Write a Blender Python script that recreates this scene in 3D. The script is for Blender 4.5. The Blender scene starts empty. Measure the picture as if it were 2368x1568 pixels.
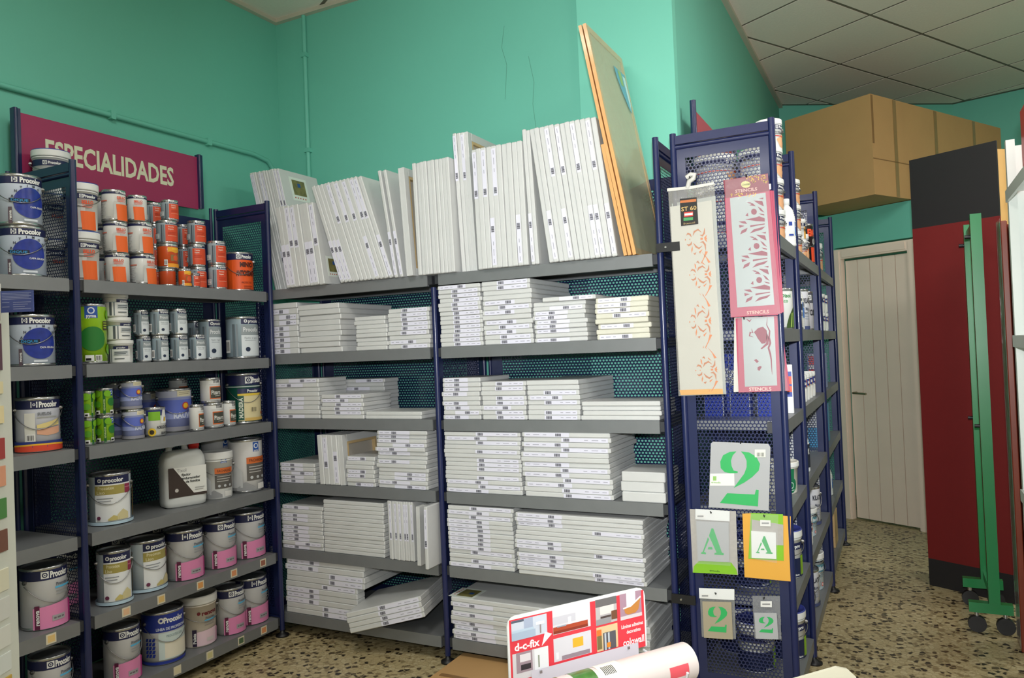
import bpy, math, random
from mathutils import Vector, Matrix
random.seed(7)
SC = bpy.context.scene
COL = SC.collection
PI = math.pi
# ---------------------------------------------------------------- camera
FPX, CX, CY, EYE = 1764.0, 1184.0, 784.0, 1.355
YAW, PITCH, ROLL = 0.4700, 0.01513, 0.04066
_f = Vector((-math.sin(YAW)*math.cos(PITCH), math.cos(YAW)*math.cos(PITCH), math.sin(PITCH)))
_r0 = Vector((math.cos(YAW), math.sin(YAW), 0)); _d0 = _f.cross(_r0)
CR = _r0*math.cos(ROLL)+_d0*math.sin(ROLL); CD = -_r0*math.sin(ROLL)+_d0*math.cos(ROLL); CF = _f
cam = bpy.data.objects.new('camera', bpy.data.cameras.new('camera'))
COL.objects.link(cam)
cam.data.sensor_width = 36.0; cam.data.lens = FPX/2368*36; cam.data.clip_start = 0.05; cam.data.clip_end = 60
m = Matrix.Identity(4)
for i in range(3):
    m[i][0] = CR[i]; m[i][1] = -CD[i]; m[i][2] = -CF[i]
m[0][3], m[1][3], m[2][3] = 0, 0, EYE
cam.matrix_world = m
SC.camera = cam
def ray(u, v): return CF + CR*((u-CX)/FPX) + CD*((v-CY)/FPX)
def on_y(u, v, y): r = ray(u, v); r = r*(y/r.y); return Vector((r.x, r.y, r.z+EYE))
def on_x(u, v, x): r = ray(u, v); r = r*(x/r.x); return Vector((r.x, r.y, r.z+EYE))
def on_z(u, v, z): r = ray(u, v); r = r*((z-EYE)/r.z); return Vector((r.x, r.y, r.z+EYE))
def depth(p): return (Vector(p)-Vector((0, 0, EYE))).dot(CF)
# ---------------------------------------------------------------- world, exposure, lamps
w = bpy.data.worlds.new('world'); SC.world = w; w.use_nodes = True
w.node_tree.nodes['Background'].inputs[0].default_value = (.75, .85, 1, 1)
w.node_tree.nodes['Background'].inputs[1].default_value = 0.25
SC.view_settings.view_transform = 'Standard'
try: SC.view_settings.look = 'None'
except Exception: pass
SC.view_settings.gamma = 1.0; SC.view_settings.use_curve_mapping = False
SC.view_settings.exposure = -0.22
def lamp(name, kind, loc, power, color, target=None, **kw):
    d = bpy.data.lights.new(name, kind); d.energy = power; d.color = color
    for k, v_ in kw.items(): setattr(d, k, v_)
    o = bpy.data.objects.new(name, d); COL.objects.link(o); o.location = loc
    if target is not None:
        o.rotation_euler = (Vector(target)-Vector(loc)).to_track_quat('-Z', 'Y').to_euler()
    return o
FLASH = lamp('camera_flash', 'SPOT', (0.02, -0.02, EYE+0.13), 370, (.97, .985, 1.0), (-0.62, 3.3, 1.85),
             spot_size=math.radians(92), spot_blend=1.0, shadow_soft_size=0.035)
LAMPS = [(-1.6, -2.7), (0.9, -1.6), (-1.3, 1.0), (1.1, 1.3), (0.9, 3.2), (2.4, 4.8)]
LAMP_POWER = 25
# ---------------------------------------------------------------- materials
def lin(c):
    c = c/255.0
    return c/12.92 if c <= 0.04045 else ((c+0.055)/1.055)**2.4
def rgb(t): return (lin(t[0]), lin(t[1]), lin(t[2]), 1)
MATS = {}
def mat(name, c, rough=0.5, metal=0.0, coat=0.0, var=0.0, vscale=8.0, bump=0.0, emit=0.0, alpha=1.0, spec=0.5):
    if name in MATS: return MATS[name]
    m = bpy.data.materials.new(name); m.use_nodes = True
    nt = m.node_tree; b = nt.nodes['Principled BSDF']
    b.inputs['Base Color'].default_value = rgb(c); b.inputs['Roughness'].default_value = rough
    b.inputs['Metallic'].default_value = metal; b.inputs['Coat Weight'].default_value = coat
    b.inputs['Coat Roughness'].default_value = 0.12; b.inputs['Specular IOR Level'].default_value = spec
    if emit: b.inputs['Emission Color'].default_value = rgb(c); b.inputs['Emission Strength'].default_value = emit
    if alpha < 1: b.inputs['Alpha'].default_value = alpha
    if var or bump:
        tc = nt.nodes.new('ShaderNodeTexCoord'); n = nt.nodes.new('ShaderNodeTexNoise')
        n.inputs['Scale'].default_value = vscale; n.inputs['Detail'].default_value = 5
        nt.links.new(tc.outputs['Object'], n.inputs['Vector'])
        if var:
            mx = nt.nodes.new('ShaderNodeMix'); mx.data_type = 'RGBA'
            a = rgb(c); lo = tuple(x*(1-var) for x in a[:3])+(1,); hi = tuple(min(1, x*(1+var)) for x in a[:3])+(1,)
            mx.inputs[6].default_value = lo; mx.inputs[7].default_value = hi
            nt.links.new(n.outputs['Fac'], mx.inputs[0]); nt.links.new(mx.outputs[2], b.inputs['Base Color'])
        if bump:
            bp = nt.nodes.new('ShaderNodeBump'); bp.inputs['Strength'].default_value = bump; bp.inputs['Distance'].default_value = 0.004
            nt.links.new(n.outputs['Fac'], bp.inputs['Height']); nt.links.new(bp.outputs[0], b.inputs['Normal'])
    MATS[name] = m
    return m
def film(name, c, fac, rough=0.08):
    """thin clear plastic: mostly see-through with a glossy skin"""
    if name in MATS: return MATS[name]
    m = bpy.data.materials.new(name); m.use_nodes = True; nt = m.node_tree
    b = nt.nodes['Principled BSDF']; b.inputs['Base Color'].default_value = rgb(c); b.inputs['Roughness'].default_value = rough
    b.inputs['Coat Weight'].default_value = .6
    tr = nt.nodes.new('ShaderNodeBsdfTransparent'); mx = nt.nodes.new('ShaderNodeMixShader'); out = nt.nodes['Material Output']
    n = nt.nodes.new('ShaderNodeTexNoise'); n.inputs['Scale'].default_value = 9; tc = nt.nodes.new('ShaderNodeTexCoord')
    nt.links.new(tc.outputs['Object'], n.inputs['Vector'])
    bp = nt.nodes.new('ShaderNodeBump'); bp.inputs['Strength'].default_value = .5; bp.inputs['Distance'].default_value = .01
    nt.links.new(n.outputs['Fac'], bp.inputs['Height']); nt.links.new(bp.outputs[0], b.inputs['Normal'])
    mx.inputs[0].default_value = fac
    nt.links.new(tr.outputs[0], mx.inputs[1]); nt.links.new(b.outputs[0], mx.inputs[2]); nt.links.new(mx.outputs[0], out.inputs[0])
    MATS[name] = m
    return m
def C(c, rough=0.45, **k):           # plain print/paint colour
    return mat('ink_%d_%d_%d_%d' % (c[0], c[1], c[2], int(rough*100)), c, rough, **k)
NAVYP = mat('navy_powder_coat', (27, 36, 80), 0.34, 0.0, 0.25, var=.10, vscale=30)
NAVYPERF = mat('navy_perforated_sheet', (30, 40, 82), 0.34, 0.2, 0.55, var=.08, vscale=30)
SHELF = mat('grey_shelf_steel', (128, 131, 133), 0.42, 0.25, 0.0, var=.10, vscale=14)
SHELFD = mat('dark_bracket_steel', (58, 60, 64), 0.5, 0.2, var=.08)
WHITEC = mat('white_canvas', (208, 210, 209), 0.42, 0, 0.25, var=.05, vscale=25)
WHITEC2 = mat('aged_canvas', (214, 213, 198), 0.42, 0, 0.25, var=.06, vscale=25)
WOODB = mat('pale_stretcher_wood', (205, 178, 130), 0.6, var=.12, vscale=40)
STEEL = mat('tin_steel', (190, 192, 192), 0.25, 0.9, var=.06)
LIDM = mat('tin_lid_grey', (150, 154, 162), 0.35, 0.5, var=.06)
WIRE = mat('bail_wire', (150, 150, 150), 0.3, 0.9, var=.05)
WHITEP = mat('white_plastic', (232, 234, 232), 0.38, var=.02)
BLACK = mat('black_plastic', (24, 24, 26), 0.45, var=.1)
# ---------------------------------------------------------------- mesh helpers
class MB:
    def __init__(s): s.v = []; s.f = []; s.mi = []; s.m = []; s.sm = []
    def mat(s, m):
        if m not in s.m: s.m.append(m)
        return s.m.index(m)
    def add(s, vs, fs, m, smooth=False):
        b = len(s.v); k = s.mat(m)
        s.v.extend([tuple(p) for p in vs])
        for f in fs: s.f.append(tuple(b+i for i in f)); s.mi.append(k); s.sm.append(smooth)
        return s
    def box(s, x0, x1, y0, y1, z0, z1, m):
        vs = [(x, y, z) for z in (z0, z1) for y in (y0, y1) for x in (x0, x1)]
        return s.add(vs, [(0, 2, 3, 1), (4, 5, 7, 6), (0, 1, 5, 4), (2, 6, 7, 3), (0, 4, 6, 2), (1, 3, 7, 5)], m)
    def obox(s, c, ax, ay, az, m):          # oriented box: centre and three half vectors
        c, ax, ay, az = map(Vector, (c, ax, ay, az))
        vs = [c+ax*i+ay*j+az*k for k in (-1, 1) for j in (-1, 1) for i in (-1, 1)]
        return s.add(vs, [(0, 2, 3, 1), (4, 5, 7, 6), (0, 1, 5, 4), (2, 6, 7, 3), (0, 4, 6, 2), (1, 3, 7, 5)], m)
    def rbox(s, x0, x1, y0, y1, z0, z1, b, m):   # box with chamfered edges (44 triangles)
        vs = []; idx = {}
        X, Y, Z = (x0, x1), (y0, y1), (z0, z1)
        for i in (0, 1):
            for j in (0, 1):
                for k in (0, 1):
                    dx, dy, dz = (b if i == 0 else -b), (b if j == 0 else -b), (b if k == 0 else -b)
                    idx[i, j, k, 0] = len(vs); vs.append((X[i], Y[j]+dy, Z[k]+dz))
                    idx[i, j, k, 1] = len(vs); vs.append((X[i]+dx, Y[j], Z[k]+dz))
                    idx[i, j, k, 2] = len(vs); vs.append((X[i]+dx, Y[j]+dy, Z[k]))
        F = []
        for i in (0, 1): F.append([idx[i, 0, 0, 0], idx[i, 1, 0, 0], idx[i, 1, 1, 0], idx[i, 0, 1, 0]][::(1 if i else -1)])
        for j in (0, 1): F.append([idx[0, j, 0, 1], idx[1, j, 0, 1], idx[1, j, 1, 1], idx[0, j, 1, 1]][::(-1 if j else 1)])
        for k in (0, 1): F.append([idx[0, 0, k, 2], idx[1, 0, k, 2], idx[1, 1, k, 2], idx[0, 1, k, 2]][::(1 if k else -1)])
        for i in (0, 1):
            for j in (0, 1): F.append([idx[i, j, 0, 0], idx[i, j, 1, 0], idx[i, j, 1, 1], idx[i, j, 0, 1]])
        for i in (0, 1):
            for k in (0, 1): F.append([idx[i, 0, k, 0], idx[i, 1, k, 0], idx[i, 1, k, 2], idx[i, 0, k, 2]])
        for j in (0, 1):
            for k in (0, 1): F.append([idx[0, j, k, 1], idx[1, j, k, 1], idx[1, j, k, 2], idx[0, j, k, 2]])
        for i in (0, 1):
            for j in (0, 1):
                for k in (0, 1): F.append([idx[i, j, k, 0], idx[i, j, k, 1], idx[i, j, k, 2]])
        return s.add(vs, F, m)
    def lathe(s, prof, m, n=28, c=(0, 0), smooth=True):
        vs = []; fs = []
        for r, z in prof:
            for i in range(n):
                a = 2*PI*i/n; vs.append((c[0]+r*math.cos(a), c[1]+r*math.sin(a), z))
        for j in range(len(prof)-1):
            for i in range(n):
                i2 = (i+1) % n
                fs.append((j*n+i, j*n+i2, (j+1)*n+i2, (j+1)*n+i))
        return s.add(vs, fs, m, smooth)
    def disc(s, r, z, m, n=28, c=(0, 0)):
        return s.add([(c[0]+r*math.cos(2*PI*i/n), c[1]+r*math.sin(2*PI*i/n), z) for i in range(n)], [tuple(range(n))], m)
    def tube(s, pts, r, m, n=8, smooth=True, cap=True):
        pts = [Vector(p) for p in pts]; vs = []; fs = []; N = len(pts); up = None
        for i, p in enumerate(pts):
            t = (pts[min(i+1, N-1)]-pts[max(i-1, 0)]).normalized()
            if up is None:
                up = Vector((0, 0, 1)) if abs(t.z) < .9 else Vector((1, 0, 0))
            a = t.cross(up).normalized(); b = a.cross(t).normalized(); up = b
            for k in range(n):
                q = 2*PI*k/n; vs.append(p+a*(r*math.cos(q))+b*(r*math.sin(q)))
        for i in range(N-1):
            for k in range(n):
                k2 = (k+1) % n; fs.append((i*n+k, i*n+k2, (i+1)*n+k2, (i+1)*n+k))
        s.add(vs, fs, m, smooth)
        if cap: s.add(vs[:n], [tuple(range(n))[::-1]], m); s.add(vs[-n:], [tuple(range(n))], m)
        return s
    def mesh(s, name):
        me = bpy.data.meshes.new(name); me.from_pydata(s.v, [], s.f)
        for x in s.m: me.materials.append(x)
        me.polygons.foreach_set('material_index', s.mi); me.polygons.foreach_set('use_smooth', s.sm)
        me.update()
        return me
    def build(s, name, parent=None): return link(name, s.mesh(name), parent)
def link(name, data, parent=None):
    o = bpy.data.objects.new(name, data); COL.objects.link(o)
    if parent is not None: o.parent = parent
    return o
def tag(o, label=None, cat=None, group=None, kind=None):
    if label: o['label'] = label
    if cat: o['category'] = cat
    if group: o['group'] = group
    if kind: o['kind'] = kind
    return o
def thing(name, label, cat, loc=(0, 0, 0), rz=0.0, group=None):
    o = link(name, None); o.location = loc; o.rotation_euler = (0, 0, rz); o.empty_display_size = .05
    return tag(o, label, cat, group)
def struct(mb, name, parent=None):
    o = mb.build(name, parent)
    if parent is None: o['kind'] = 'structure'
    return o
def copy_tree(o, parent=None):
    c = o.copy(); COL.objects.link(c); c.parent = parent
    for ch in [x for x in o.children]: copy_tree(ch, c)
    return c
_TX = {}
def text_mesh(s, bold=0.0):
    k = (s, bold)
    if k in _TX: return _TX[k]
    c = bpy.data.curves.new('t', 'FONT'); c.body = s; c.size = 1; c.resolution_u = 2; c.offset = bold
    o = bpy.data.objects.new('t', c); me = o.to_mesh()
    vs = [(v.co.x, v.co.y) for v in me.vertices]; fs = [tuple(p.vertices) for p in me.polygons]
    o.to_mesh_clear(); bpy.data.objects.remove(o); bpy.data.curves.remove(c)
    if not vs: vs = [(0, 0), (0, 1)]
    x0 = min(v[0] for v in vs); x1 = max(v[0] for v in vs)
    y0 = 0.0; y1 = 0.70
    vs = [((x-(x0+x1)/2)/.7, (y-.35)/.7) for x, y in vs]       # cap height 1, centred
    _TX[k] = (vs, fs, (x1-x0)/.7)
    return _TX[k]
class Decals:
    """flat print laid on a cylinder or a plane; s in degrees (cylinder) or metres (plane), z as fraction of h"""
    def __init__(s, h, rfun=None, r=None, plane=None):
        s.mb = MB(); s.h = h; s.rf = rfun; s.r = r; s.plane = plane; s.k = 0
    def P(s, a, z):
        off = 0.0005+0.00035*s.k
        if s.plane:
            o, ex, ez, n = s.plane; return o+ex*a+ez*(z*s.h)+n*off
        R = s.rf(z)+off; q = math.radians(a)
        return Vector((R*math.cos(q), R*math.sin(q), z*s.h))
    def m2s(s, d): return d if s.plane else math.degrees(d/s.r)
    def strip(s, pts, col):              # pts: (s, zlo, zhi)
        m = C(col) if isinstance(col, tuple) else col
        vs = []
        for a, z0, z1 in pts: vs += [s.P(a, z0), s.P(a, z1)]
        s.mb.add(vs, [(2*i, 2*i+2, 2*i+3, 2*i+1) for i in range(len(pts)-1)], m, smooth=not s.plane)
        s.k += 1; return s
    def patch(s, a0, a1, z0, z1, col, z0b=None, z1b=None):
        n = 1 if s.plane else max(1, int(abs(a1-a0)/9))
        z0b = z0 if z0b is None else z0b; z1b = z1 if z1b is None else z1b
        return s.strip([(a0+(a1-a0)*i/n, z0+(z0b-z0)*i/n, z1+(z1b-z1)*i/n) for i in range(n+1)], col)
    def slant(s, a0, a1, z0, z1, shift, col):    # parallelogram leaning sideways
        m = C(col) if isinstance(col, tuple) else col; n = 1 if s.plane else max(1, int(abs(a1-a0)/9)); vs = []
        for i in range(n+1):
            a = a0+(a1-a0)*i/n; vs += [s.P(a, z0), s.P(a+shift, z1)]
        s.mb.add(vs, [(2*i, 2*i+2, 2*i+3, 2*i+1) for i in range(n)], m); s.k += 1; return s
    def disc(s, a, z, rad, col, n=14, a_clip=None):   # rad in metres
        da = s.m2s(rad); pts = []
        for i in range(n+1):
            t = -1+2*i/n; q = math.sqrt(max(0, 1-t*t))*rad/s.h
            if a_clip and not (a_clip[0] <= a+t*da <= a_clip[1]): continue
            pts.append((a+t*da, max(.01, z-q), min(.99, z+q)))
        return s.strip(pts, col)
    def text(s, t, a, z, hf, col, bold=0.0, fit=None, vert=False):   # hf: cap height fraction of h; fit: max width (s units)
        m = C(col) if isinstance(col, tuple) else col
        vs, fs, wd = text_mesh(t, bold); ch = hf*s.h; sx = 1.0
        if fit: sx = fit/max(1e-6, s.m2s(wd*ch))
        out = []
        for x, y in vs:
            X, Y = x*ch*sx, y*ch
            if vert: X, Y = -Y, X
            out.append(s.P(a+s.m2s(X), z+Y/s.h))
        s.mb.add(out, fs, m); s.k += 1; return s
    def poly(s, pts, col):               # flat polygon (plane only), pts (s, zfrac)
        m = C(col) if isinstance(col, tuple) else col
        s.mb.add([s.P(a, z) for a, z in pts], [tuple(range(len(pts)))], m); s.k += 1; return s
    def ribbon(s, pts, wd, col):         # curved tapering stroke on plane; pts (s, z metres)
        m = C(col) if isinstance(col, tuple) else col
        vs = []; N = len(pts)
        for i, (x, z) in enumerate(pts):
            a = pts[max(0, i-1)]; b = pts[min(N-1, i+1)]; tx, tz = b[0]-a[0], b[1]-a[1]; L = math.hypot(tx, tz) or 1
            w_ = wd*(.15+.85*math.sin(PI*min(1, max(0, i/(N-1)))))/2
            vs += [s.P(x-tz/L*w_, (z+tx/L*w_)/s.h), s.P(x+tz/L*w_, (z-tx/L*w_)/s.h)]
        s.mb.add(vs, [(2*i, 2*i+2, 2*i+3, 2*i+1) for i in range(N-1)], m); s.k += 1; return s
ORD = ['bottom', 'second', 'third', 'fourth', 'fifth', 'sixth', 'seventh', 'eighth', 'ninth', 'tenth', 'eleventh', 'twelfth', 'thirteenth', 'fourteenth', 'fifteenth', 'sixteenth']
ORD1 = ['first']+ORD[1:]
# ================================================================ the room
XW, YW, XA, ZC = -3.20, 3.39, -0.835, 3.35        # left wall, back wall, aisle wall, ceiling
TH = math.radians(29.5); ND = Vector((math.sin(TH), math.cos(TH), 0)); NX = Vector((math.cos(TH), -math.sin(TH), 0))
TEAL = mat('teal_wall_paint', (112, 197, 176), 0.55, var=.045, vscale=2.2, bump=.10)
def wall(name, x0, x1, y0, y1, z0=0.0, z1=ZC+.02, m=TEAL): return struct(MB().box(x0, x1, y0, y1, z0, z1, m), name)
wall('wall_left', XW-.12, XW, -3.6, YW+.12)
wb = wall('wall_back', XW, XA-.12, YW, YW+.12)
MB().box(-1.285, XA, YW-.055, YW, 0, ZC+.003, mat('teal_pillar_lighter', (124, 212, 190), .55, var=.04, vscale=2.2, bump=.10)).build('pillar', wb)  # pillar takes a lighter tone of the wall teal
wall('wall_aisle', XA-.12, XA, YW, 6.84)
cr = MB()                                          # hairline cracks in the plaster
for pts in ([(1166, 60), (1160, 110), (1172, 150), (1168, 230)], [(1222, 130), (1235, 190), (1232, 240), (1240, 300)]):
    P3 = [on_y(u, v, YW-.0008) for u, v in pts]
    for a, b in zip(P3, P3[1:]):
        d = Vector((.0010, 0, 0)); cr.add([a-d, a+d, b+d, b-d], [(0, 1, 2, 3)], C((84, 150, 130)))
cr.build('plaster_crack', wb)
def wseg(name, p, q, z0, z1, m=TEAL, t=.1):
    p = Vector((p[0], p[1], 0)); q = Vector((q[0], q[1], 0)); d = (q-p); n = Vector((-d.y, d.x, 0)).normalized()*t
    mb = MB(); c = (p+q)/2+n*.5; c.z = (z0+z1)/2
    mb.obox(c, d/2, n/2, Vector((0, 0, (z1-z0)/2)), m); return struct(mb, name)
wseg('wall_rear_left', (-.835, 6.85), (.50, 7.72), 0, ZC+.02)
wseg('wall_rear_right', (.50, 7.72), (4.2, 6.70), 0, ZC+.02)
PALE = mat('pale_wall_paint', (214, 210, 202), .6, var=.04, vscale=2)
wall('wall_right', 4.0, 4.12, -3.6, 7.0, m=PALE)
wall('wall_front', XW-.12, 4.12, -3.72, -3.6, m=PALE)
# closet with the plank door: its front wall follows the shop's slanted axis
W0 = Vector((-.38, 6.22, 0))
def wl(s, off=0.0, z=0.0): p = W0+NX*s-ND*off; return Vector((p.x, p.y, z))
ZCL = 2.28
D0, D1, DH = 0.035, 0.515, 1.925          # door leaf along the wall and its height
cw = MB()
def wbox(mb, s0, s1, o0, o1, z0, z1, m): c = (wl(s0, o0, z0)+wl(s1, o1, z1))/2; return mb.obox(c, NX*((s1-s0)/2), ND*((o1-o0)/2), Vector((0, 0, (z1-z0)/2)), m)
wbox(cw, -.515, D0-.075, -.08, 0, 0, ZCL, TEAL); wbox(cw, D1+.075, 2.6, -.08, 0, 0, ZCL, TEAL); wbox(cw, D0-.075, D1+.075, -.08, 0, DH+.10, ZCL, TEAL)
wbox(cw, -.515, 2.6, -.9, -.08, ZCL-.05, ZCL, TEAL)
struct(cw, 'wall_closet')
DOORC = mat('cream_door_paint', (244, 226, 208), 0.4, var=.05, vscale=6)
dr = MB(); wbox(dr, D0-.002, D1+.002, -.05, -.035, 0.012, DH, mat('door_gap', (40, 36, 32), .8)); drobj = struct(dr, 'door_1')
npl = 5
for i in range(npl):
    a = D0+(D1-D0)*i/npl; b = D0+(D1-D0)*(i+1)/npl
    mb = MB(); wbox(mb, a+.0025, b-.0025, -.035, -.018, .012, DH-.004, DOORC); mb.build('door_plank', drobj)
mb = MB(); h0 = wl(D0+.05, .0, .94)
mb.tube([wl(D0+.045, -.018, .94), wl(D0+.045, .03, .94), wl(D0+.15, .035, .935)], .008, mat('worn_brass', (170, 160, 135), .35, .8)); mb.build('door_handle', drobj)
fr = MB()
for a, b, z0, z1 in ((D0-.075, D0-.012, 0, DH+.085), (D1+.012, D1+.075, 0, DH+.085), (D0-.012, D1+.012, DH+.012, DH+.085)):
    wbox(fr, a, b, -.03, .018, z0, z1, DOORC)
    wbox(fr, a+.012, b-.012, .018, .026, z0 if z0 == 0 else z0+.012, z1-.012, DOORC)
fr.build('door_frame', drobj)
# floor : terrazzo
def terrazzo():
    m = bpy.data.materials.new('terrazzo'); m.use_nodes = True; nt = m.node_tree; N = nt.nodes; L = nt.links; b = N['Principled BSDF']
    b.inputs['Roughness'].default_value = .34
    tc = N.new('ShaderNodeTexCoord'); nz = N.new('ShaderNodeTexNoise'); nz.inputs['Scale'].default_value = 60
    L.new(tc.outputs['Object'], nz.inputs['Vector'])
    ad = N.new('ShaderNodeVectorMath'); ad.operation = 'MULTIPLY_ADD'; ad.inputs[1].default_value = (.016, .016, .016)
    L.new(nz.outputs['Color'], ad.inputs[0]); L.new(tc.outputs['Object'], ad.inputs[2])
    prev = None
    for sc_, stops in ((46, [(.0, (190, 174, 132)), (.34, (200, 186, 146)), (.50, (146, 130, 94)), (.64, (92, 80, 58)), (.74, (48, 42, 34)), (.84, (196, 182, 142))]),
                       (120, [(.0, (0, 0, 0))])):
        if sc_ == 120: break
        vo = N.new('ShaderNodeTexVoronoi'); vo.inputs['Scale'].default_value = sc_; L.new(ad.outputs[0], vo.inputs['Vector'])
        sep = N.new('ShaderNodeSeparateColor'); L.new(vo.outputs['Color'], sep.inputs[0])
        cr = N.new('ShaderNodeValToRGB'); cr.color_ramp.interpolation = 'CONSTANT'
        for i, (p, c) in enumerate(stops):
            e = cr.color_ramp.elements[i] if i < 2 else cr.color_ramp.elements.new(p)
            e.position = p; e.color = rgb(c)
        L.new(sep.outputs[0], cr.inputs[0]); prev = cr
        v2 = N.new('ShaderNodeTexVoronoi'); v2.feature = 'DISTANCE_TO_EDGE'; v2.inputs['Scale'].default_value = sc_; L.new(ad.outputs[0], v2.inputs['Vector'])
        mp = N.new('ShaderNodeMapRange'); mp.inputs[1].default_value = .02; mp.inputs[2].default_value = .14; L.new(v2.outputs['Distance'], mp.inputs[0])
        mx = N.new('ShaderNodeMix'); mx.data_type = 'RGBA'; mx.inputs[6].default_value = rgb((172, 156, 116)); L.new(mp.outputs[0], mx.inputs[0]); L.new(cr.outputs[0], mx.inputs[7])
        L.new(mx.outputs[2], b.inputs['Base Color'])
    return m
struct(MB().box(XW-.12, 4.12, -3.72, 8.0, -.06, 0, terrazzo()), 'floor')
# ceiling : slab with suspended tiles set square to the shop's slanted axis
ceil = struct(MB().box(XW-.12, 4.12, -3.72, 8.0, ZC+.003, ZC+.06, mat('ceiling_tee_bar', (112, 106, 92), .6)), 'ceiling')
TILE = mat('ceiling_tile_board', (240, 226, 214), .85, var=.05, vscale=60, bump=.25)
def clip(poly, nx, ny, d):
    out = []
    for i in range(len(poly)):
        a, b = poly[i], poly[(i+1) % len(poly)]; fa, fb = a[0]*nx+a[1]*ny-d, b[0]*nx+b[1]*ny-d
        if fa <= 0: out.append(a)
        if fa*fb < 0:
            t = fa/(fa-fb); out.append((a[0]+(b[0]-a[0])*t, a[1]+(b[1]-a[1])*t))
    return out
T = 0.60; g = .011; org = Vector((-.60, 5.55, 0))
for i in range(-16, 17):
    for j in range(-18, 8):
        q = [(i*T+g, j*T+g), ((i+1)*T-g, j*T+g), ((i+1)*T-g, (j+1)*T-g), (i*T+g, (j+1)*T-g)]
        poly = [(org.x+NX.x*a+ND.x*b, org.y+NX.y*a+ND.y*b) for a, b in q]
        xs_ = [p[0] for p in poly]; ys_ = [p[1] for p in poly]; parts = [poly]
        if min(xs_) < XA and max(ys_) > YW-.03:
            parts = [clip(poly, 0, 1, YW-.03)]; q2 = clip(poly, 0, -1, -(YW-.03))
            if q2: parts.append(clip(q2, -1, 0, -(XA+.03)))
        for poly in parts:
            for c_ in ((-1, 0, -(XW+.03)), (-.545, .838, -.545*-.835+.838*6.80), (.266, .964, .266*.5+.964*7.66), (1, 0, 3.96), (0, -1, 3.56)):
                if poly: poly = clip(poly, *c_)
            if len(poly) < 3: continue
            A = abs(sum(poly[k][0]*poly[(k+1) % len(poly)][1]-poly[(k+1) % len(poly)][0]*poly[k][1] for k in range(len(poly))))/2
            if A < .004: continue
            n = len(poly); mb = MB()
            mb.add([(x, y, ZC) for x, y in poly]+[(x, y, ZC+.003) for x, y in poly], [tuple(range(n))]+[(k, k+n, (k+1) % n+n, (k+1) % n) for k in range(n)], TILE)
            mb.build('ceiling_tile', ceil)
TRIM = mat('cornice_trim', (196, 190, 172), .6, var=.05)
struct(MB().box(XW, XW+.03, -3.6, YW, ZC-.022, ZC, TRIM), 'trim_1'); struct(MB().box(XW+.03, -1.285, YW-.03, YW, ZC-.022, ZC, TRIM), 'trim_2')
struct(MB().box(XA, XA+.03, YW, 6.85, ZC-.022, ZC, TRIM), 'trim_3')
# painted conduits
cb = MB(); cb.tube([(XW+.014, -.5, 2.50), (XW+.014, 3.17, 2.515), (XW+.014, 3.27, 2.50), (XW+.014, 3.32, 2.45), (XW+.014, 3.335, 2.36), (XW+.014, 3.335, 2.0)], .0125, TEAL, 10)
for y in (1.2, 1.75, 2.3, 2.85): cb.box(XW, XW+.029, y-.012, y+.012, 2.488+.006*y/3, 2.528+.004*y/3, TEAL)
tag(cb.build('wall_conduit'), 'teal painted conduit running along the wall above the magenta sign', 'pipe')
cb = MB(); cb.tube([(-2.98, YW-.013, 1.9), (-2.975, YW-.013, ZC-.022)], .0125, TEAL, 10)
for z in (2.55, 3.1): cb.box(-2.995, -2.958, YW-.028, YW, z-.012, z+.012, TEAL)
tag(cb.build('wall_conduit'), 'vertical teal painted conduit rising to the ceiling near the corner', 'pipe')
# ceiling lamps (out of the picture, above and behind the photographer)
FIX = mat('lamp_diffuser', (255, 250, 240), .4, emit=9.0)
for k, (x, y) in enumerate(LAMPS):
    t = thing('ceiling_light', 'white fluorescent ceiling light panel %s' % ['behind the photographer near the left wall', 'behind the photographer on the right', 'above the floor before the paint cans', 'above the right of the shop floor', 'above the white rack', 'above the far right corner'][k], 'light', (x, y, ZC-.03), -TH, 'fluorescent ceiling lights')
    MB().box(-.6, .6, -.15, .15, 0, .03, WHITEP).build('housing', t); MB().box(-.57, .57, -.12, .12, -.06, 0, FIX).build('diffuser', t)
    l = lamp('fluorescent_lamp', 'AREA', (x, y, ZC-.10), LAMP_POWER, (1, .98, .95), (x, y, 0), shape='RECTANGLE', size=1.1, size_y=.24)
    l.rotation_euler = (0, 0, -TH)
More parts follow.
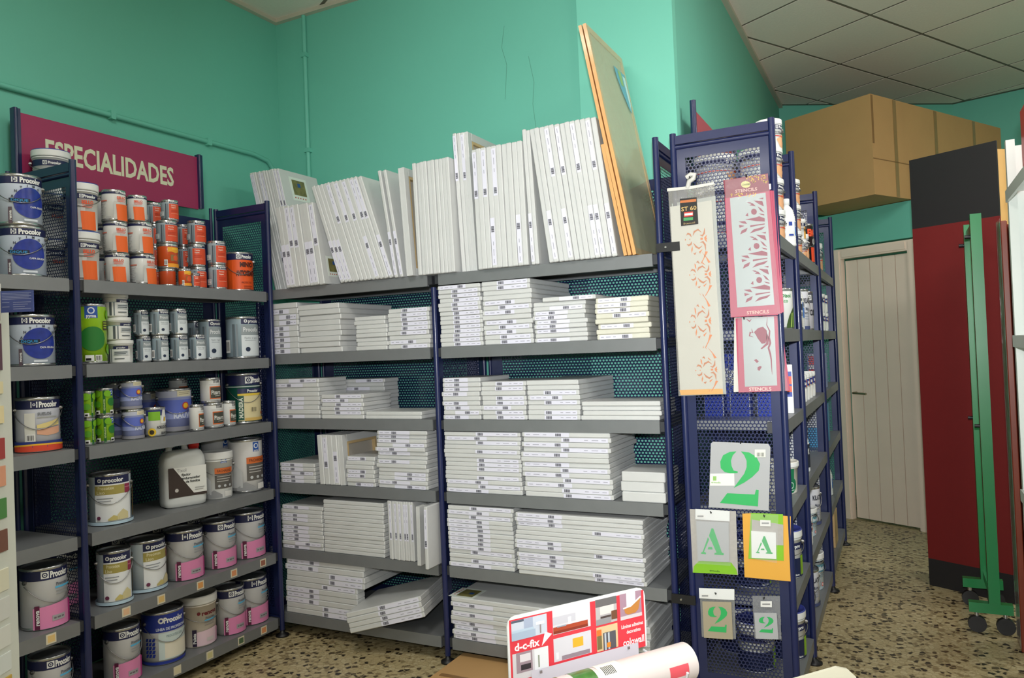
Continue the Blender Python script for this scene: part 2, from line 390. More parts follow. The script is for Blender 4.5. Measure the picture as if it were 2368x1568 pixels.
# ================================================================ shelving
PT, PR = 2.145, .0125                   # post height, post radius
def perf_mesh(name, wd, ht, pitch, hr, n_in, border):
    """sheet in the local XZ plane with real punched holes and a solid border"""
    mb = MB(); k = mb.mat(NAVYPERF); R = pitch/math.sqrt(3)
    x0, x1, z0, z1 = border, wd-border, border*.9, ht-border*.9
    row = pitch*math.sqrt(3)/2; nz = int((z1-z0)/row); nx = int((x1-x0)/pitch)-1
    zo = z0+((z1-z0)-(nz-1)*row)/2; xo = x0+((x1-x0)-(nx-.5)*pitch)/2
    q = 12 if n_in == 12 else 6
    oc = []
    for i in range(q):
        a = math.radians(30)+2*PI*i/q; rr = R if (q == 6 or i % 2 == 0) else R*math.cos(PI/6)
        oc.append((rr*math.cos(a), rr*math.sin(a), hr*math.cos(a), hr*math.sin(a)))
    V, F = mb.v, mb.f
    for j in range(nz):
        for i in range(nx):
            cx, cz = xo+i*pitch+(pitch/2 if j % 2 else 0), zo+j*row; b = len(V)
            for a in oc: V.append((cx+a[0], 0, cz+a[1])); V.append((cx+a[2], 0, cz+a[3]))
            for t in range(q):
                t2 = (t+1) % q; F.append((b+2*t, b+2*t2, b+2*t2+1, b+2*t+1))
    mb.mi = [k]*len(F); mb.sm = [False]*len(F)
    xa, xb, za, zb = xo-pitch*.3, xo+(nx-.2)*pitch, zo-row*.35, zo+(nz-.65)*row
    for (a, b, c, d) in ((0, xa, 0, ht), (xb, wd, 0, ht), (xa, xb, 0, za), (xa, xb, zb, ht)): mb.box(a, b, -.0012, .0012, c, d, NAVYPERF)
    return mb.mesh(name)
SD = 0.355                               # depth between post axes
PANEL_H = 1.985; SIDE_W = SD; SDB = 0.43
side_me = perf_mesh('side_panel', SD, PANEL_H, .0140, .0056, 12, .036)
back_me = perf_mesh('back_panel', .925, PANEL_H, .0155, .0059, 6, .05)
back_s = perf_mesh('back_panel', .50, PANEL_H, .0155, .0059, 6, .05)
def frame(root, p, out, top=PT, panel=True, SD=SD):
    """one upright frame: p = front post axis (x,y), out = unit vector from rear post towards front"""
    p = Vector((p[0], p[1], 0)); out = Vector((out[0], out[1], 0)); q = p-out*SD
    for a in (p, q):
        mb = MB(); mb.tube([a+Vector((0, 0, .03)), a+Vector((0, 0, top))], PR, NAVYP, 12); mb.build('post', root)
        mb = MB(); mb.lathe([(0, .0), (.032, 0), (.032, .008), (.016, .014), (.007, .03), (.007, .045)], BLACK, 16, (a.x, a.y)); mb.build('foot', root)
    if panel:
        o = link('side_panel', side_me, root); o.scale = (SD/SIDE_W, 1, (top-.16)/PANEL_H); o.location = q+Vector((0, 0, .10)); o.rotation_euler = (0, 0, math.atan2(out.y, out.x))
    mb = MB(); c = (p+q)/2; mb.obox(c+Vector((0, 0, top-.027)), out*(SD/2-PR*.8), Vector((-out.y, out.x, 0))*.010, Vector((0, 0, .016)), NAVYP)
    mb.tube([q+Vector((0, 0, top-.053)), p+Vector((0, 0, top-.053))], .009, NAVYP, 8); mb.build('top_rail', root)
    mb = MB(); mb.obox(c+Vector((0, 0, .075)), out*(SD/2-PR*.8), Vector((-out.y, out.x, 0))*.008, Vector((0, 0, .022)), NAVYP); mb.build('bottom_rail', root)
def shelf(root, a, b, out, z, tags=(), SD=SD):
    """shelf board between two frames: a, b = front corners (2-D), out = outward normal; z = top face"""
    a = Vector((a[0], a[1], 0)); b = Vector((b[0], b[1], 0)); out = Vector((out[0], out[1], 0)); e = (b-a).normalized(); Lh = (b-a).length/2
    c = (a+b)/2-out*((SD+.005)/2); dp = (SD+.005)/2; mb = MB(); U = Vector((0, 0, 1))
    mb.obox(c-out*.008+U*(z-.0035), e*Lh, out*(dp-.008), U*.0035, SHELF)
    mb.obox((a+b)/2-out*.008+U*(z-.0245), e*Lh, out*.008, U*.0245, SHELF)
    mb.obox((a+b)/2-out*(2*dp-.006)+U*(z-.0200), e*Lh, out*.006, U*.0130, SHELF)
    for s in (-1, 1): mb.obox(c+e*(s*(Lh-.003))+U*(z-.0200), e*.003, out*(dp-.018), U*.0130, SHELF)
    mb.obox(c-out*.02+U*(z-.0160), e*(Lh-.01), out*.03, U*.009, SHELF)
    o = mb.build('shelf', root)
    for s, pt in ((-1, a), (1, b)):
        mb = MB(); mb.obox(pt+e*(s*.011)-out*.035+U*(z-.023), e*.010, out*.030, U*.019, SHELFD); mb.build('bracket', o)
    for i, (f, col) in enumerate(tags):
        p = a+(b-a)*f; mb = MB()
        mb.obox(p+out*.0006+U*(z-.024), e*.0185, out*.0005, U*.0175, C((222, 214, 190))); mb.obox(p+out*.0012+U*(z-.024), e*.013, out*.0005, U*.012, C(col)); mb.build('price_tag', o)
    return o
ZB = [1.704, 1.382, 1.064, .748, .425, .110]
ZL = [1.692, 1.368, 1.055, .727, .413, .096]
ZG = [1.737, 1.395, 1.065, .747, .425, .110]
# ---- back unit (two bays)
YF = 2.85
back = thing('shelving_unit', 'navy metal shelving unit against the teal back wall holding white canvases', 'shelving', (0, 0, 0))
XP = [-2.873, -1.826, -.800]
for x in XP[:2]: frame(back, (x, YF), (0, -1), 1.648, SD=SDB)
frame(back, (XP[2], YF), (0, -1), SD=SDB)
for i in range(2):
    x0, x1 = XP[i]+.028, XP[i+1]-.030
    for z in ZB: shelf(back, (x0, YF-.004), (x1, YF-.004), (0, -1), z, SD=SDB)
    o = link('back_panel', back_me, back); o.location = (XP[i]+.040, YF+SDB+.005, .10); o.scale = ((XP[i+1]-XP[i]-.08)/.925, 1, 1)
    for x in (XP[i]+.034, XP[i+1]-.034):
        mb = MB(); mb.tube([(x, YF+SDB, .04), (x, YF+SDB, PT)], .008, NAVYP, 8); mb.build('panel_upright', back)
# ---- left unit (two bays)
XF = -2.765
left = thing('shelving_unit', 'navy metal shelving unit along the left wall full of paint cans', 'shelving', (0, 0, 0))
YP = [.86, 1.826, 2.824]
for y in YP[1:]: frame(left, (XF, y), (1, 0))
frame(left, (XF, YP[0]), (1, 0))
TG = [(228, 196, 130), (232, 190, 150), (224, 190, 120), (226, 160, 90), (224, 150, 100), (160, 100, 80)]
for i in range(2):
    y0, y1 = YP[i]+.028, YP[i+1]-.030
    for k, z in enumerate(ZL):
        tg = ()
        if i == 1 and k == 4: tg = [(.14, TG[1]), (.31, TG[2]), (.52, TG[3]), (.72, TG[4]), (.91, TG[5])]
        if i == 1 and k == 5: tg = [(.08, TG[0]), (.38, (224, 214, 180)), (.56, (214, 206, 150)), (.75, (84, 110, 80)), (.90, TG[4])]
        if i == 0 and k in (4, 5): tg = [(.88, TG[0])]
        shelf(left, (XF+.004, y0), (XF+.004, y1), (1, 0), z, tg)
    o = link('back_panel', back_me, left); o.location = (XF-SD-.005, YP[i]+.040, .10); o.rotation_euler = (0, 0, PI/2); o.scale = ((YP[i+1]-YP[i]-.08)/.925, 1, 1)
    for y in (YP[i]+.034, YP[i+1]-.034):
        mb = MB(); mb.tube([(XF-SD, y, .04), (XF-SD, y, PT)], .008, NAVYP, 8); mb.build('panel_upright', left)
# header sign over the left unit
MAG = mat('magenta_sign_board', (162, 46, 92), .5, var=.04)
xs = XF-SD+.004
for y in (1.826, 2.722):
    mb = MB(); mb.obox((xs, y, 2.27), (.012, 0, 0), (0, .014, 0), (0, 0, .135), NAVYP); mb.tube([(xs+.012, y-.006, 2.13), (xs+.012, y-.006, 2.405)], .008, NAVYP, 8); mb.build('sign_post', left)
sg = MB().box(xs-.004, xs+.004, 1.842, 2.708, 2.128, 2.392, MAG).build('sign_board', left); sg['label'] = 'magenta header sign board reading ESPECIALIDADES'
d = Decals(1.0, plane=(Vector((xs+.004, 1.842, 2.128)), Vector((0, 1, 0)), Vector((0, 0, 1)), Vector((1, 0, 0))))
d.text('ESPECIALIDADES', .412, .136, .086, (226, 226, 196), bold=.028, fit=.625)
d.mb.build('lettering', sg)
# ---- right unit along the aisle wall (three bays)
XG = -.375
YG = [2.842, 3.400, 4.405, 5.415]
gon = thing('shelving_unit', 'navy metal shelving unit beside the door aisle with perforated end panel', 'shelving', (0, 0, 0))
for y in YG: frame(gon, (XG, y), (1, 0))
for i in range(3):
    y0, y1 = YG[i]+.020, YG[i+1]-.020
    for z in ZG: shelf(gon, (XG+.004, y0), (XG+.004, y1), (1, 0), z)
    o = link('back_panel', back_s if i == 0 else back_me, gon); o.location = (XG-SD-.005, YG[i]+.03, .10); o.rotation_euler = (0, 0, PI/2)
    o.scale = ((YG[i+1]-YG[i]-.06)/(.50 if i == 0 else .925), 1, 1)
mb = MB(); mb.tube([(XG-SD-.05, 3.415, 2.0), (XG-SD-.05, 3.415, 2.44)], .014, NAVYP, 12); mb.build('sign_post', gon)
mb = MB(); mb.tube([(XG-SD-.05, 4.36, 2.0), (XG-SD-.05, 4.36, 2.44)], .014, NAVYP, 12); mb.build('sign_post', gon)
MB().box(XG-SD-.054, XG-SD-.046, 3.43, 4.345, 2.13, 2.40, mat('rose_sign_board', (176, 84, 96), .5)).build('sign_board', gon)
for z in (1.72, .40):                    # straps that tie the two end frames together
    mb = MB(); mb.obox((-.762, 2.828, z), (.045, 0, 0), (0, .004, 0), (0, 0, .017), BLACK); mb.tube([(-.77, 2.825, z), (-.77, 2.819, z)], .004, STEEL, 8); tag(mb.build('tie_strap'), 'black strap tying two navy posts together %s' % ('beside the ivory stencil pack' if z > 1 else 'low beside a small green stencil'), 'strap')
# ================================================================ cans, pails, bottles
NAVY = (28, 34, 78); OR = (240, 104, 34); WHT = (236, 238, 236); PINK = (232, 120, 176); MAGT = (206, 40, 130); LIME = (150, 200, 30); GRN = (36, 122, 46)
STAR = (236, 238, 236)
def logo(d, a, z, s, col=STAR, bg=NAVY):
    """small square emblem: a ring of petals in a light square"""
    w_ = d.m2s(s*d.h)
    d.patch(a-w_/2, a+w_/2, z-s/2, z+s/2, col)
    d.disc(a, z, s*d.h*.36, bg, 10); d.disc(a, z, s*d.h*.22, col, 8); d.disc(a, z, s*d.h*.10, bg, 6)
def flower(d, a, z, s, col=STAR, bg=NAVY):
    d.disc(a, z, s*d.h*.5, col, 10); d.disc(a, z, s*d.h*.22, bg, 8)
def lines(d, a0, a1, zs, col, t=.008):
    for i, z in enumerate(zs): d.patch(a0, a1-(a1-a0)*.12*(i % 3), z-t, z+t, col)
def barcode(d, a, z, wd, hf, col=(40, 40, 44), bg=(235, 235, 232)):
    """wd in s units"""
    d.patch(a-wd/2, a+wd/2, z-hf/2, z+hf/2, bg); x = a-wd*.42; k = d.k
    for q in (1, 2, 1, 1, 2, 1, 1): d.patch(x, x+wd*.045*q, z-hf*.36, z+hf*.36, col); d.k = k; x += wd*.045*q+wd*.06
GLOBE = mat('starry_globe_print', (40, 58, 150), .3, var=.55, vscale=38)
def band(d, z0, z1, col=NAVY): d.patch(-180, 180, z0, z1, col)
def top_band(d, z0=.80, z1=.965, txt='Procolor', col=NAVY, la=-22, hf=.085, wide=46, bold=.05, bgl=None):
    band(d, z0, z1, col); zc = (z0+z1)/2; logo(d, la, zc, (z1-z0)*.66, bg=col)
    d.text(txt, la+12+wide/2, zc, hf, WHT, bold, fit=wide)
def k_sello(d):
    top_band(d, .86, .975, la=-14, hf=.07, wide=42)
    d.patch(-100, -62, .62, .66, (214, 120, 100)); lines(d, -104, -66, [.56-.05*i for i in range(8)], (190, 190, 190), .006)
    d.slant(-34, -8, .06, .62, 4, (200, 200, 196)); d.text('SELLO', 4, .74, .075, (224, 84, 40), .05, fit=44); lines(d, -16, 26, [.665, .625], (226, 110, 90), .009)
    d.slant(-18, 36, .02, .53, -4, OR); lines(d, -66, -44, [.12, .09, .06], (170, 170, 170), .006)
def k_expert(d):
    d.patch(-28, 66, .84, .965, NAVY); flower(d, -16, .90, .07); d.text('procolor', 14, .90, .07, WHT, .03, fit=44)
    d.patch(-30, 74, .10, .80, (222, 78, 40)); d.patch(-54, -48, .05, .80, (70, 78, 88)); d.patch(-44, -36, .05, .80, (120, 130, 138))
    d.text('Procolor', 2, .72, .06, (250, 226, 210), .02, fit=34); d.text('Expert', 0, .62, .06, (250, 226, 210), .02, fit=28)
    lines(d, -18, 30, [.48, .42], (190, 60, 30), .010); lines(d, -18, 34, [.33], (244, 190, 160), .006)
    d.patch(-100, -62, .20, .42, (226, 230, 230)); lines(d, -98, -64, [.38, .33, .28, .24], (110, 120, 128), .007)
def k_amber(d):
    d.patch(-28, 66, .90, .985, NAVY); d.text('procolor', 14, .94, .05, WHT, .03, fit=40)
    d.strip([(-28+10*i, .66+.02*math.sin(i), .86) for i in range(11)], (240, 170, 40)); d.text('BARNIZ', 20, .80, .06, (250, 210, 60), .05, fit=44)
    d.patch(-12, 50, .30, .56, (150, 110, 60)); d.disc(18, .43, .012, (226, 90, 40)); d.patch(-30, 74, .05, .20, (240, 160, 40)); barcode(d, -38, .24, 18, .22)
def k_minio(d):
    d.patch(-40, 80, .02, .82, (236, 92, 30)); top_band(d, .80, .965, la=-12, hf=.085, wide=46)
    d.text('MINIO', 22, .68, .115, (60, 24, 16), .05, fit=58); d.text('ANTIOXIDANTE', 22, .46, .13, (60, 24, 16), .05, fit=90)
    d.text('PROTECTOR', 20, .22, .045, (120, 40, 20), .02, fit=44); lines(d, 6, 44, [.13, .08], (140, 50, 24), .008)
def k_pymatall(d):
    d.patch(-50, -2, .76, .97, (40, 84, 168)); d.disc(-26, .885, d.h*.055, (226, 232, 240)); d.disc(-26, .885, d.h*.036, (40, 84, 168)); d.text('pyma', -26, .80, .055, (230, 234, 240), .04, fit=36)
    d.patch(-180, -50, .74, .742, GRN); d.disc(-22, .42, d.h*.20, GRN, 22); d.patch(18, 44, .56, .71, (70, 66, 30)); lines(d, 20, 42, [.68, .64, .60], (170, 200, 60), .008)
    d.disc(52, .82, d.h*.08, (110, 176, 30)); d.disc(52, .24, d.h*.09, (110, 176, 30)); d.patch(-50, -20, .05, .15, WHT); d.patch(-48, -30, .06, .10, (20, 20, 20)); barcode(d, -4, .10, 24, .10)
def k_tub(d):
    d.patch(-80, 10, .50, .64, (126, 164, 172)); d.patch(-70, 70, .05, .62, (232, 234, 232)); d.patch(-44, -32, .06, .62, (84, 92, 98)); d.patch(-24, -18, .06, .62, (120, 130, 136))
    d.patch(-10, 60, .62, .74, NAVY); d.text('procolor', 26, .68, .07, WHT, .03, fit=40); d.patch(-8, 60, .34, .54, (196, 202, 204)); lines(d, -4, 54, [.48, .41, .20], (90, 98, 104), .018)
def k_procofix(d):
    d.patch(-30, 74, .82, .965, NAVY); flower(d, -14, .89, .08); d.text('procolor', 20, .89, .075, WHT, .03, fit=50)
    d.patch(-30, 74, .56, .80, (150, 160, 164)); d.text('Procofix', 8, .69, .10, (232, 236, 238), .02, fit=62); d.patch(-30, 74, .06, .555, (222, 230, 234))
    d.text('Fijador al agua', 6, .49, .042, (110, 122, 130), 0, fit=50); lines(d, -18, 26, [.43], (150, 160, 168), .006); d.disc(-8, .22, d.h*.055, (30, 46, 74)); d.patch(-62, -52, .05, .82, (100, 112, 118)); d.patch(-48, -42, .05, .82, (140, 150, 156))
    barcode(d, -84, .3, 24, .3)
def k_green(d):
    d.patch(-22, -4, .02, .98, (22, 100, 40)); d.text('REPARADOR', -13, .40, .05, (210, 230, 160), .02, vert=True)
    d.patch(26, 56, .72, .94, (40, 84, 168)); d.disc(41, .84, d.h*.06, (226, 232, 240)); d.disc(41, .84, d.h*.035, (40, 84, 168)); d.disc(40, .50, d.h*.15, GRN)
    d.disc(10, .80, d.h*.12, (120, 184, 30)); d.patch(24, 56, .06, .20, WHT); d.patch(26, 46, .08, .15, (20, 20, 20)); d.disc(-60, .80, d.h*.13, (120, 184, 30)); d.disc(-56, .42, d.h*.12, (90, 160, 36)); d.patch(-70, -40, .06, .20, WHT); d.patch(-68, -50, .08, .15, (20, 20, 20))
def k_blue(d):
    d.patch(-180, 180, .80, .965, (196, 202, 224)); d.patch(-180, 180, .30, .74, (98, 116, 206)); d.patch(-180, 180, .30, .44, (160, 172, 226)); d.patch(-180, 180, .03, .12, (150, 150, 160))
    d.patch(-2, 52, .82, .95, (236, 230, 200)); lines(d, 4, 46, [.91, .87], (180, 170, 140), .007)
    d.disc(26, .60, d.h*.085, (190, 60, 70)); d.disc(26, .60, d.h*.06, (240, 190, 50)); d.text('RAUVA', 20, .38, .12, (214, 222, 244), .05, fit=70)
def k_acri(d):
    d.patch(-80, 80, .72, .96, (52, 60, 120)); d.patch(-60, 6, .56, .86, (130, 190, 50)); d.disc(-42, .16, d.h*.14, (232, 196, 50)); d.disc(-42, .16, d.h*.08, (60, 50, 30))
    d.slant(6, 22, .46, .92, 14, WHT); d.slant(52, 36, .46, .92, -14, WHT); d.patch(12, 44, .44, .52, WHT); d.slant(24, 36, .52, .66, 6, (222, 180, 40))
    d.text('ACRILICA TRAF', 22, .32, .10, (60, 60, 66), .04, fit=76); d.text('BLANCO', 30, .12, .08, (60, 60, 66), .04, fit=44)
def k_titan(d):
    d.text('TITAN', 22, .86, .13, (70, 70, 74), .05, fit=44); d.patch(-24, 62, .72, .735, (190, 190, 190)); d.patch(-18, 64, .16, .66, (220, 110, 50)); d.patch(-14, 60, .20, .62, (70, 72, 62))
    d.text('Pizarra', 22, .42, .16, (232, 232, 226), .02, fit=62); d.patch(10, 50, .27, .285, (220, 220, 214), .285, .30); lines(d, -20, 30, [.10, .06], (190, 190, 190), .008)
def k_madera(d):
    top_band(d, .76, .965, la=4, hf=.10, wide=48); d.patch(-180, 180, .725, .745, (190, 200, 200)); d.patch(-34, 70, .06, .70, (222, 210, 164)); d.patch(-34, 70, .60, .70, NAVY); d.text('Procolor', 18, .65, .055, WHT, .03, fit=40)
    d.patch(-34, 70, .555, .60, (226, 196, 70)); d.patch(-34, -14, .08, .56, (26, 84, 64)); d.text('MADERA', -24, .32, .07, (220, 226, 210), .04, vert=True); barcode(d, 20, .28, 26, .12, (90, 84, 70), (222, 210, 164)); d.disc(56, .20, .008, (190, 110, 60))
    d.patch(-12, 70, .06, .12, (214, 180, 100))
def k_liso(d):
    d.patch(-40, 66, .80, .955, NAVY); flower(d, -26, .875, .075); d.text('procolor', 12, .875, .08, WHT, .04, fit=58); d.patch(-40, 66, .08, .80, (236, 240, 242))
    d.patch(-40, 44, .60, .775, (168, 156, 84)); d.text('Procotex', -8, .73, .06, (226, 220, 180), .02, fit=44); d.text('Liso', -22, .645, .06, (226, 220, 180), .02, fit=22)
    d.patch(44, 64, .60, .775, (150, 44, 74)); d.patch(44, 64, .70, .72, (200, 120, 140)); lines(d, -34, 10, [.53, .48], (130, 136, 146), .006)
    d.patch(78, 92, .10, .80, (120, 96, 40)); d.patch(96, 102, .10, .80, (170, 150, 80))
    d.strip([(-4, .10, .13), (10, .10, .20), (24, .10, .16)], (204, 190, 120)); d.strip([(20, .10, .20), (36, .10, .30), (52, .10, .22)], (216, 206, 158)); d.disc(-28, .16, d.h*.035, (110, 50, 80))
    d.patch(-180, 180, .02, .075, (190, 216, 230))
def k_facade(d):
    d.patch(-2, 22, .76, .94, (40, 90, 176)); d.disc(10, .87, d.h*.05, (226, 232, 240)); d.disc(10, .87, d.h*.03, (40, 90, 176)); d.text('pyma', 10, .785, .035, WHT, .02, fit=18)
    d.patch(-26, 52, .22, .66, (96, 92, 88)); d.patch(-26, 52, .54, .66, (214, 110, 50)); d.text('FACHADAS', 12, .60, .05, (120, 60, 30), .03, fit=58); lines(d, -18, 44, [.48, .43, .38], (190, 188, 184), .009)
    for a in (-10, 12, 34): d.disc(a, .28, d.h*.028, (200, 204, 206))
    d.strip([(-100, .10, .40), (-70, .10, .55), (-40, .10, .40)], (206, 208, 208)); d.strip([(-60, .04, .10), (-30, .04, .20), (0, .04, .10)], (150, 152, 154)); d.patch(10, 40, .05, .16, (226, 226, 222))
def k_renova(d):
    top_band(d, .795, .965, la=-26, hf=.10, wide=52)
    d.text('Procotex', 20, .705, .05, (96, 104, 116), .03, fit=38); d.patch(-2, 52, .635, .665, (90, 186, 230)); lines(d, 0, 44, [.59, .54], (150, 154, 158), .008)
    d.patch(-56, 38, .02, .36, (226, 138, 184), .02, .42); d.patch(38, 62, .02, .42, (204, 60, 146), .02, .34); d.patch(-52, -40, .02, .40, (92, 24, 60)); d.text('renova', -46, .21, .062, WHT, .03, vert=True)
    d.patch(-12, 22, .12, .21, (170, 166, 172)); lines(d, -8, 18, [.165], (110, 106, 112), .014)
def k_renovapail(d):
    d.text('renova', 16, .66, .085, (110, 30, 40), .04, fit=60); d.disc(-24, .665, d.h*.035, (110, 30, 40)); d.text('Procotex', 16, .56, .045, (110, 110, 116), .02, fit=36); d.patch(-6, 44, .50, .525, (90, 186, 230)); lines(d, -6, 36, [.46, .42], (160, 154, 150), .007)
    d.patch(-46, 40, .03, .30, (232, 204, 216), .03, .34); d.patch(40, 62, .03, .34, (222, 170, 196), .03, .28); d.patch(-46, -32, .03, .36, (40, 30, 60)); d.text('Paleta', -39, .19, .06, WHT, .03, vert=True); d.patch(0, 26, .10, .17, (214, 206, 206))
def k_prof(d):
    d.patch(-180, 180, .62, .965, (36, 56, 150)); d.disc(-28, .84, d.h*.055, WHT, 10); d.disc(-28, .84, d.h*.025, (36, 56, 150), 8); d.text('Procolor', 10, .84, .10, WHT, .05, fit=62); d.text('LINEA DE PROFESIONALES', 10, .68, .05, (214, 222, 240), .03, fit=104)
    d.patch(-36, 80, .10, .60, (206, 222, 220)); d.patch(-20, 70, .12, .42, (236, 232, 214)); d.text('PROCOTEX LISO', 10, .54, .045, (150, 170, 176), .02, fit=50)
    for i in range(5):
        for j in range(3): a = -74+j*10; z = .16+i*.075; d.slant(a, a+7, z, z+.06, 3, (36, 56, 150)); d.k -= 1
    d.patch(-180, 180, .02, .075, (36, 56, 150))
def k_dique(d):
    top_band(d, .805, .955, la=-14, hf=.095, wide=58); d.disc(24, .44, d.h*.30, GLOBE, 24)
    for i, ch in enumerate('ANTIMOHO'): q = math.radians(160-20*i); d.text(ch, 24+d.m2s(d.h*.33*math.cos(q)), .44+.335*math.sin(q), .045, (40, 44, 60), .03); d.k -= 1
    d.patch(-28, 22, .44, .515, (16, 22, 34)); d.text('DIQUE', -3, .478, .045, (40, 140, 200), .03, fit=40); d.patch(-30, -21, .02, .34, (90, 74, 84)); d.text('renova', -25.5, .18, .045, WHT, .03, vert=True); d.text('CAPA GRUESA', 42, .36, .035, WHT, .02, fit=42)
    d.patch(6, 40, .08, .12, (214, 222, 232))
def k_suelos(d):
    top_band(d, .79, .955, la=-12, hf=.10, wide=52); d.text('SUELOS', 14, .70, .05, (120, 124, 130), .04, fit=36); d.patch(-38, -10, .20, .72, (222, 222, 214)); lines(d, -6, 50, [.64], (170, 172, 170), .010)
    d.strip([(-6, .44, .50), (14, .44, .53), (34, .46, .56), (56, .48, .60)], (226, 208, 140)); d.strip([(-6, .33, .42), (20, .30, .43), (46, .32, .45), (56, .34, .46)], (224, 170, 140)); barcode(d, -22, .27, 22, .13)
    band(d, .09, .20, (44, 58, 130)); d.strip([(-180+12*i, .02, .10+.03*math.sin(math.radians(i*12-90))) for i in range(31)], (222, 76, 50)); d.strip([(-180+12*i, .10+.03*math.sin(math.radians(i*12-90)), .13+.03*math.sin(math.radians(i*12-90))) for i in range(31)], (240, 180, 50))
def k_pailnavy(d):
    d.patch(-180, 180, .62, .76, NAVY); logo(d, -12, .69, .09); d.text('Procolor', 18, .69, .06, WHT, .04, fit=40); lines(d, -70, -30, [.56-.04*i for i in range(6)], (196, 196, 196), .006); d.text('SELLO', 20, .50, .06, (224, 84, 40), .04, fit=34)
def k_sellopail(d):
    band(d, .66, .765); logo(d, 2, .712, .075); d.text('Procolor', 32, .712, .06, WHT, .05, fit=46)
    d.patch(-66, -34, .585, .60, (214, 120, 100)); lines(d, -70, -36, [.55-.045*i for i in range(8)], (190, 190, 190), .006); d.slant(-16, 10, .06, .54, 4, (200, 200, 196)); d.text('SELLO', 22, .585, .065, (224, 84, 40), .05, fit=40); lines(d, 4, 40, [.52, .485], (226, 110, 90), .008); d.slant(2, 52, .02, .40, -4, OR)
def k_gpail(d):
    band(d, .66, .80); logo(d, 4, .73, .10); d.text('Procolor', 40, .73, .08, WHT, .04, fit=50); d.strip([(0, .30, .34), (20, .10, .40), (44, .02, .56), (70, .02, .50)], (232, 176, 130)); d.disc(60, .24, d.h*.06, (240, 232, 222)); d.patch(-120, 120, .42, .445, (214, 60, 44)); d.text('CUBRIENTE', 20, .54, .07, (60, 60, 70), .03, fit=60)
def k_gpail2(d): band(d, .66, .80); d.patch(20, 90, .05, .60, (232, 170, 60)); logo(d, 10, .73, .10); d.text('CUBRE', 36, .45, .10, (50, 56, 66), .03, fit=44)
def k_emu(d): d.text('EMU', 30, .78, .16, (240, 90, 50), .06, fit=62); d.disc(40, .56, d.h*.08, (230, 230, 230)); d.disc(40, .56, d.h*.06, (24, 22, 26)); d.patch(14, 60, .06, .42, (232, 80, 44)); d.text('Q', 40, .56, .09, WHT, .03)
def k_cun(d): d.patch(-180, 180, .70, .96, (80, 84, 96)); logo(d, 10, .84, .13, bg=(80, 84, 96)); d.text('CUBRE', 36, .46, .14, (40, 42, 50), .04, fit=60)
def k_navygreen(d): band(d, .60, .74); d.text('pro', 30, .67, .07, WHT, .04, fit=24); flower(d, 12, .67, .07); band(d, .03, .42, (24, 34, 72)); d.patch(40, 66, .06, .46, LIME); d.text('Kilate', 20, .08, .04, WHT, .02, fit=24)
def k_kilate(d): band(d, .76, .93, (30, 34, 52)); flower(d, 4, .845, .08, bg=(30, 34, 52)); d.text('procolor', 34, .845, .08, WHT, .03, fit=46); d.patch(-40, 80, .50, .70, (84, 134, 150)); d.text('Kilate', 18, .60, .11, (226, 236, 240), .03, fit=58); lines(d, -4, 50, [.42, .37], (130, 150, 160), .010); d.disc(24, .16, d.h*.05, (210, 70, 60)); d.disc(24, .16, d.h*.03, (236, 230, 226))
def k_kilalbl(d): d.text('KILATE', 24, .72, .12, (40, 42, 54), .04, fit=56); d.text('Mate', 24, .52, .08, (80, 84, 100), .02, fit=34); lines(d, 0, 50, [.40, .34, .28], (150, 156, 170), .012); band(d, .02, .10, (70, 80, 120))
def k_flask(d): d.disc(20, .28, d.h*.24, (24, 112, 74), 20); d.patch(8, 32, .48, .86, (24, 112, 74)); d.disc(20, .28, d.h*.10, (210, 226, 216)); d.disc(20, .28, d.h*.075, (24, 112, 74)); d.patch(8, 32, .12, .14, (210, 226, 216))
def k_blueband(d): band(d, .55, .80, (46, 60, 130)); d.patch(10, 60, .10, .50, (236, 236, 230)); d.slant(30, 60, .55, .80, 6, (232, 120, 50)); d.text('Brill', 30, .68, .10, WHT, .03, fit=40)
def k_plainlbl(d): band(d, .62, .82, (60, 62, 72)); logo(d, 14, .72, .13, bg=(60, 62, 72)); d.text('CLOR', 40, .5, .10, (60, 60, 70), .03, fit=40)
def k_btl(d): d.patch(-10, 30, .30, .50, (226, 232, 240)); d.patch(24, 74, .22, .50, (84, 130, 200)); d.patch(-24, 0, .42, .50, (40, 70, 160)); barcode(d, 40, .46, 18, .12); [d.slant(60, 70, z, z+.06, 3, (210, 60, 50)) for z in (.24, .32, .40)]; d.patch(-26, 6, .21, .25, (40, 70, 160))
def k_blk(d): d.patch(-20, 60, .10, .60, (40, 44, 60)); d.text('OX', 20, .45, .12, WHT, .03, fit=30)
def k_eco(d): d.text('Disol', 14, .82, .09, (40, 130, 60), .03, fit=50); d.text('Eco', 6, .70, .09, (60, 150, 70), .02, fit=32); d.disc(-6, .46, d.h*.03, (170, 40, 50)); d.strip([(10, .03, .10), (24, .03, .32), (44, .03, .46), (70, .03, .56)], (60, 84, 40)); d.slant(30, 38, .05, .40, 10, (150, 180, 90)); d.slant(42, 50, .05, .42, 12, (120, 160, 70))
BODY = {}   # kind: (type, body colour, rough, lid colour, bail, decal fn, label rotation)
def K(name, typ, col, fn, lid=None, bail=False, rough=.32, coat=.3, taper=.90): BODY[name] = (typ, col, fn, lid, bail, rough, coat, taper)
K('sello', 'tin', WHT, k_sello); K('sellopail', 'pail', WHT, k_sellopail, (50, 76, 160), True, .4, 0)
K('expert', 'tin', (166, 182, 190), k_expert); K('amber', 'tin', (214, 84, 30), k_amber); K('orange', 'tin', (206, 80, 36), None)
K('minio', 'tin', (236, 92, 30), k_minio, None, True); K('pymatall', 'tin', LIME, k_pymatall); K('tub', 'pail', WHT, k_tub, WHT, False, .4, 0, .95)
